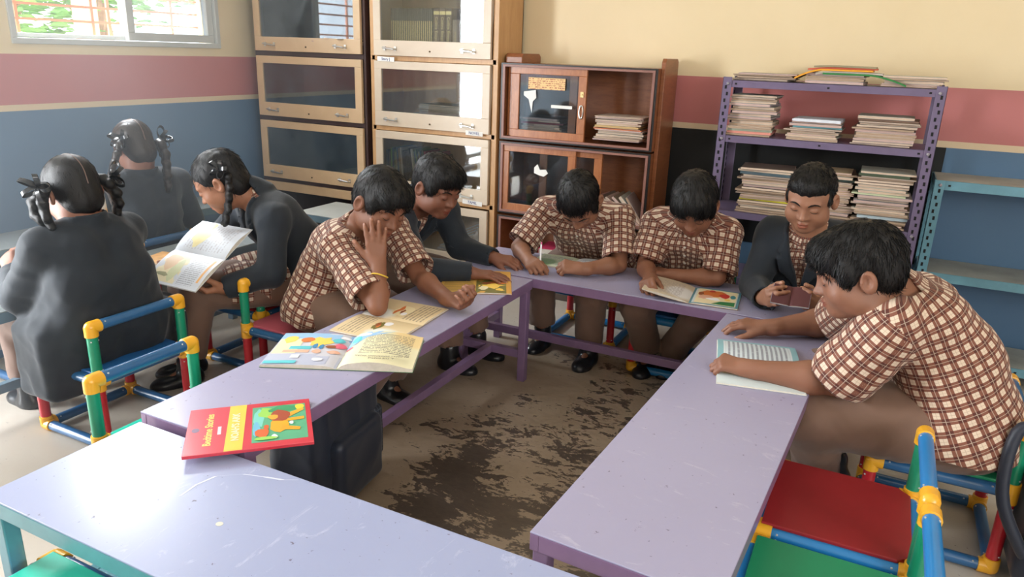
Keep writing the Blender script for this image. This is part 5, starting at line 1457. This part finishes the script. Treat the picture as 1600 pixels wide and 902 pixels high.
BC = person('person in checked shirt bent over the far table, writing with a white pen', dict(
    fwd=(.02, -1), pel=(-1.19, 3.34, .385), neck=(-1.165, 3.035, .700), head=(-1.112, 2.885, .765), face=(.12, -.50, -.86), hup=(.10, -1, .6),
    shR=(-1.345, 3.09, .660), elR=(-1.425, 2.965, .500), wrR=(-1.300, 2.815, .488), shL=(-.995, 3.09, .665), elL=(-.942, 2.965, .492), wrL=(-1.055, 2.830, .488),
    hR=((.45, -.55, .05), (-.30, -.35, .8), 'pen'), hL=((-.75, -.25, .05), (.1, -.55, .8), 'loose_fist'),
    knR=(-1.33, 3.02, .36), anR=(-1.335, 3.08, .075), knL=(-1.045, 2.93, .35), anL=(-1.065, 3.00, .075)), tone=(.26, .115, .065), style='short', s=1.09, seed=13,
    hair_kw=dict(n=4600, L=.018, rad=.0011, lift=.3, fringe=.1))
B3 = person('person in checked shirt, far table, holding the corner of an open book', dict(
    fwd=(.06, -1), pel=(-.70, 3.25, .385), neck=(-.672, 3.035, .715), head=(-.640, 2.925, .797), face=(.10, -.78, -.60), hup=(.05, -.5, 1),
    shR=(-.825, 3.08, .665), elR=(-.835, 2.99, .500), wrR=(-.770, 2.850, .490), shL=(-.530, 3.08, .665), elL=(-.530, 3.00, .492), wrL=(-.705, 2.965, .485),
    hR=((.10, -.85, .05), (-.45, -.1, .8), 'hold'), hL=((-.95, .10, .0), (0, -.2, 1), 'rest'),
    knR=(-.83, 2.90, .35), anR=(-.81, 3.07, .075), knL=(-.56, 2.90, .36), anL=(-.72, 3.12, .075)), tone=(.25, .105, .060), style='full', s=1.07, seed=14,
    hair_kw=dict(n=4400, L=.024, rad=.0011, lift=.16, fringe=.2))
B4 = person('person in navy blazer looking down at a small dark red book in both hands', dict(
    fwd=(-.02, -1), pel=(-.225, 3.22, .385), neck=(-.214, 3.03, .735), head=(-.217, 2.935, .872), face=(-.10, -.93, -.34), hup=(0, -.3, 1),
    shR=(-.345, 3.07, .685), elR=(-.375, 2.97, .500), wrR=(-.315, 2.80, .500), shL=(-.090, 3.07, .700), elL=(-.050, 3.00, .500), wrL=(-.112, 2.82, .500),
    hR=((.30, -.80, .30), (-.80, -.35, -.2), 'hold'), hL=((-.30, -.80, .30), (.80, -.35, -.2), 'hold'),
    knR=(-.31, 2.87, .36), anR=(-.32, 2.84, .075), knL=(-.13, 2.87, .36), anL=(-.10, 2.84, .075)), tone=(.31, .145, .085), top='blazer', style='crop', fat=1.12, s=1.08, seed=4,
    hair_kw=dict(n=5200, L=.009, rad=.0009, lift=.8, keep=lambda l: ~((l[:, 1] > .030) & (l[:, 2] < .058))))
B5 = person('person in checked shirt leaning over the right table, on a green seat', dict(
    fwd=(-.98, -.12), pel=(.300, 2.33, .400), neck=(.115, 2.27, .745), head=(-.012, 2.155, .812), face=(-.93, -.18, -.30), hup=(-.25, 0, 1),
    shR=(.045, 2.43, .690), elR=(-.050, 2.64, .510), wrR=(-.255, 2.510, .488), shL=(.095, 2.11, .690), elL=(-.018, 2.140, .492), wrL=(-.250, 2.115, .487),
    hR=((-.95, -.10, 0), (-.15, -.1, 1), 'rest'), hL=((-.85, .05, 0), (-.15, -.25, .9), 'loose_fist'),
    knR=(-.08, 2.47, .365), anR=(.02, 2.46, .075), knL=(-.055, 2.15, .360), anL=(-.02, 2.30, .075)), tone=(.24, .105, .062), style='full', fat=1.30, s=1.12, seed=15,
    hair_kw=dict(n=5600, L=.021, rad=.0012, lift=.25, curlv=.9, fringe=.15))
tail = [(Prim('box', A_(-2.40, 1.575, .40), np.eye(3), A_(.060, .120, .16), .055), .05), (Prim('box', A_(-2.44, 1.40, .30), np.eye(3), A_(.06, .035, .10), .035), .06), (Prim('box', A_(-2.38, 1.80, .32), np.eye(3), A_(.04, .045, .07), .03), .05)]
G1 = person('person in long navy blazer from behind, with looped plaits and ribbons', dict(
    fwd=(-1, .08), pel=(-2.38, 1.575, .40), neck=(-2.415, 1.575, .735), head=(-2.455, 1.575, .848), face=(-.90, .05, -.38), hup=(-.2, 0, 1),
    shR=(-2.425, 1.735, .680), elR=(-2.56, 1.755, .50), wrR=(-2.665, 1.755, .60), shL=(-2.425, 1.425, .680), elL=(-2.56, 1.395, .50), wrL=(-2.68, 1.46, .55),
    hR=((-.6, .1, .7), (.3, .9, .2), 'hold'), hL=((-.6, .25, .5), (.3, -.8, .4), 'hold'),
    knR=(-2.75, 1.66, .34), anR=(-2.76, 1.66, .075), knL=(-2.75, 1.49, .34), anL=(-2.76, 1.49, .075)), tone=(.30, .13, .08), top='blazer', style='girl', s=1.04, seed=16, h=.006, hidden_front=True, jacket_tail=tail,
    hair_kw=dict(n=500, L=.016, rad=.0008, lift=.12))
G2 = person('person in navy blazer from behind, with long plaits hanging down the back', dict(
    fwd=(-1, .1), pel=(-3.14, 2.33, .40), neck=(-3.14, 2.36, .735), head=(-3.165, 2.36, .865), face=(-.88, .1, -.42), hup=(-.2, 0, 1),
    shR=(-3.13, 2.55, .680), elR=(-3.15, 2.64, .47), wrR=(-3.38, 2.52, .50), shL=(-3.13, 2.185, .685), elL=(-3.18, 2.07, .48), wrL=(-3.38, 2.15, .50),
    hR=((-.9, 0, 0), (0, 0, 1), 'rest'), hL=((-.9, 0, 0), (0, 0, 1), 'rest'),
    knR=(-3.50, 2.41, .34), anR=(-3.52, 2.41, .075), knL=(-3.50, 2.24, .34), anL=(-3.52, 2.24, .075)), tone=(.25, .11, .07), top='blazer', style='girl', s=1.06, seed=17, h=.006, hidden_front=True, hairmat=HAIRB,
    hair_kw=dict(n=500, L=.016, rad=.0008, lift=.15))
G3 = person('person in navy blazer with side plait, bowed over a magazine on the lap', dict(
    fwd=(-.50, -.87), pel=(-2.16, 2.38, .390), neck=(-2.315, 2.265, .735), head=(-2.415, 2.180, .805), face=(-.72, -.42, -.55), hup=(-.3, -.2, 1),
    shR=(-2.47, 2.365, .665), elR=(-2.56, 2.22, .50), wrR=(-2.52, 2.04, .435), shL=(-2.150, 2.190, .675), elL=(-2.100, 2.110, .480), wrL=(-2.235, 2.00, .425),
    hR=((.2, -.9, 0), (-.2, 0, -1), 'hold'), hL=((-.4, -.75, 0), (.3, 0, -1), 'hold'),
    knR=(-2.48, 2.02, .385), anR=(-2.50, 2.02, .075), knL=(-2.375, 1.985, .385), anL=(-2.42, 1.93, .075)), tone=(.33, .145, .08), top='blazer', style='girl', s=1.11, seed=18,
    hair_kw=dict(n=1500, L=.022, rad=.0008, lift=.35, curlv=1.5))
# girls' plaits, ribbons, partings
SKP = pbr('scalp_line', (.16, .10, .08), .5)
def add(d, nm, *a, **k): return globals()[nm](*a, **k)
o = G1['org']; hr = G1['hair']
for sg, y in ((-1, 1.455), (1, 1.690)):
    braid('braid', [(-2.43, y-sg*.012, .875), (-2.415, y+sg*.012, .835), (-2.405, y+sg*.014, .790), (-2.405, y+sg*.002, .755)], .038, hr, o, HAIRM, 7, 3)
    braid('braid', [(-2.445, y-sg*.008, .870), (-2.45, y+sg*.022, .830), (-2.44, y+sg*.026, .790), (-2.42, y+sg*.012, .760)], .032, hr, o, HAIRM, 6, 5)
    bow(hr, o, (-2.415, y+sg*.012, .885), (.5, sg, .1), .060, 4+sg, 5)
parting(G1, SKP)
o = G2['org']; hr = G2['hair']
braid('braid', [(-3.13, 2.270, .900), (-3.115, 2.230, .845), (-3.09, 2.180, .785), (-3.06, 2.140, .735), (-3.05, 2.125, .70)], .034, hr, o, HAIRB, 10, 3)
braid('braid', [(-3.10, 2.450, .880), (-3.055, 2.440, .825), (-3.030, 2.420, .76), (-3.025, 2.410, .70), (-3.02, 2.405, .665)], .040, hr, o, HAIRB, 10, 7)
bow(hr, o, (-3.12, 2.270, .915), (.3, -1, .2), .062, 11, 5)
bow(hr, o, (-3.10, 2.460, .905), (.3, 1, .2), .066, 12, 5)
parting(G2, SKP)
o = G3['org']; hr = G3['hair']
braid('braid', [(-2.335, 2.145, .840), (-2.300, 2.115, .790), (-2.285, 2.090, .735), (-2.288, 2.075, .685), (-2.295, 2.07, .655)], .029, hr, o, HAIRM, 10, 9)
bow(hr, o, (-2.345, 2.120, .865), (.2, -1, .3), .050, 21, 5)
# yellow wristband
e, w_ = Vector((-1.488, 1.98, .492)), Vector((-1.530, 2.045, .612)); ax = (w_-e).normalized(); c = e+(w_-e)*.74-Vector(B1['org'])
a1 = ax.orthogonal().normalized(); a2 = ax.cross(a1)
MB().tube([c+(a1*math.cos(k*PI/12)+a2*math.sin(k*PI/12))*.0335+ax*.004*math.sin(k*PI/6) for k in range(25)], .0028, 8, cap=False).build('wristband', pbr('yellow_thread', (.72, .48, .06), .6), B1['root'], smooth=True)
# blazer crest of the boy with the small book
CREST = pbr('crest_thread', (.045, .115, .115), .6)
d = B4; cc = d['pel']+(d['neck']-d['pel'])*.50-d['lat']*.085
def cloth_pt(a, b):
    return Vector(trace(d['f'], cc+d['lat']*a+d['spine']*b+d['fwd']*.25, -d['fwd'])+d['fwd']*.0008-d['org'])
cr = MB()
cr.tube([cloth_pt(.024*math.cos(t_), .026*math.sin(t_)) for t_ in [math.radians(40+k*14) for k in range(22)]], .0013, 6)
cr.tube([cloth_pt(.014*math.cos(t_)+.003, .014*math.sin(t_)-.003) for t_ in [math.radians(60+k*16) for k in range(17)]], .0012, 6)
cr.tube([cloth_pt(-.004+.004*k, -.004+.005*k+.002*math.sin(k)) for k in range(5)], [.001, .003, .004, .003, .001], 6)
cr.build('crest', CREST, d['blazer'], smooth=True)
# checked shirt tails that hang out below two of the blazers
def shirt_tail(d, prims, seed, cuts=()):
    m = Model(); 
    for p in prims: m.u(p, .03)
    m.disp = folds(seed, .006, 24)
    for c_, n_ in cuts: m.cut(c_, n_)
    pr = prims[0]; a, b = pr.a[0], pr.a[1]; ax = unit(b-a)
    return sdf_obj('shirt_tail', m, .005, [PLD], d['root'], d['org'], zones=[(lambda p: np.zeros(len(p)), a, ax, unit(np.cross(ax, (0, .3, 1))), .09)])
hl = A_(-2.13, 2.33, .40); kl = A_(-2.375, 1.985, .385); hr_ = A_(-2.28, 2.45, .40); kr = A_(-2.48, 2.02, .385)
shirt_tail(G3, [cone(hl, lerp(hl, kl, .62), .112, .098), cone(hr_, lerp(hr_, kr, .5), .108, .092)], 61, [(A_(0, 0, .345), (0, 0, -1))])
shirt_tail(G1, [cone(A_(-2.47, 1.775, .50), A_(-2.46, 1.800, .40), .016, .038)], 62)
shirt_tail(G1, [cone(A_(-2.37, 1.41, .25), A_(-2.34, 1.45, .225), .022, .030)], 63)
# ---------------------------------------------------------------- school bags
def bag_sdf(name, root, org, prims, h=.006, disp=.004, seed=3, mat=None):
    m = Model()
    for p, k in prims: m.u(p, k)
    m.disp = folds(seed, disp, 20)
    return sdf_obj(name, m, h, [mat or PBAG], root, org)
o = A_(-1.40, 1.60, 0); rt = empty('school_bag', tuple(o), 0, 'dark navy school bag standing on the floor under the left table', 'bag')
Rb = np.array([[math.cos(.12), -math.sin(.12), 0], [math.sin(.12), math.cos(.12), 0], [0, 0, 1]])
body_ = bag_sdf('bag_body', rt, o, [(Prim('box', A_(-1.41, 1.60, .205), Rb, A_(.055, .130, .155), .045), .01), (Prim('ell', A_(-1.41, 1.60, .37), Rb, A_(.07, .13, .05)), .05)], disp=.007)
bag_sdf('front_pocket', rt, o, [(Prim('box', A_(-1.315, 1.605, .14), Rb, A_(.018, .100, .085), .025), .01)], seed=8, disp=.005)
t = NT('bag_mesh_net'); u, v, _ = t.sep(t.scaled(t.obj(), (0, 1, 1))); _u, vy, vz = t.sep(t.obj())
net = t.math('MAXIMUM', t.math('GREATER_THAN', t.math('FRACT', t.math('MULTIPLY', vy, 75)), .72), t.math('GREATER_THAN', t.math('FRACT', t.math('MULTIPLY', vz, 75)), .72))
t.base(t.mix(net, (.008, .012, .022), (.05, .06, .08))); t.set(Roughness=.6)
bag_sdf('mesh_pocket', rt, o, [(Prim('box', A_(-1.375, 1.745, .16), Rb, A_(.040, .012, .075), .018), .01)], seed=12, mat=t.m, disp=.002)
for sy in (-1, 1):
    MB().tube(smooth_path([(-.07, sy*.07, .36), (-.13, sy*.075, .33), (-.145, sy*.08, .22), (-.12, sy*.09, .10), (-.07, sy*.10, .06)]), .0125, 10).build('shoulder_strap', PBAG, rt, smooth=True)
MB().tube([(-.03, -.035, .395), (-.03, -.03, .425), (-.03, 0, .435), (-.03, .03, .425), (-.03, .035, .395)], .006, 8).build('grab_handle', PBAG, rt, smooth=True)
MB().tube([(.052, -.09, .30), (.060, -.05, .335), (.062, .03, .34), (.054, .10, .30)], .0028, 6).build('zip', pbr('grey_zip', (.16, .17, .19), .4, metal=.5), rt, smooth=True)
o = A_(.60, 2.16, 0); rt = empty('school_bag', tuple(o), 0, 'dark blue school bag hung on the chair back at the right edge', 'bag')
bag_sdf('bag_body', rt, o, [(Prim('box', A_(.575, 2.20, .205), np.eye(3), A_(.045, .105, .125), .045), .01), (Prim('ell', A_(.575, 2.20, .345), np.eye(3), A_(.065, .115, .05)), .05)], disp=.008, seed=21)
bag_sdf('front_pocket', rt, o, [(Prim('box', A_(.655, 2.20, .16), np.eye(3), A_(.018, .085, .07), .025), .01)], seed=22)
for sy in (-1, 1):
    MB().tube(smooth_path([(-.06, sy*.055+.03, .39), (-.115, sy*.06+.03, .475), (-.175, sy*.06+.02, .46), (-.180, sy*.075, .30), (-.120, sy*.085, .17), (-.06, sy*.08+.01, .09)]), .016, 10).build('shoulder_strap', PBAG, rt, smooth=True)
# ---------------------------------------------------------------- added haze volume standing in for lens flare at the left
vm = bpy.data.materials.new('lens_flare_haze'); vm.use_nodes = True; nt = vm.node_tree; nt.nodes.remove(nt.nodes['Principled BSDF'])
vs_ = nt.nodes.new('ShaderNodeVolumeScatter'); vs_.inputs['Density'].default_value = .085; vs_.inputs['Anisotropy'].default_value = .2; vs_.inputs['Color'].default_value = (.93, .97, 1, 1)
nt.links.new(vs_.outputs[0], nt.nodes['Material Output'].inputs['Volume'])
hz = MB().box((-3.84, -.3, .01), (-2.25, 2.78, 2.95)).build('lens_flare_haze', vm); hz['kind'] = 'stuff'; hz['label'] = 'added pale haze standing in for lens flare over the left side'; hz['category'] = 'haze'
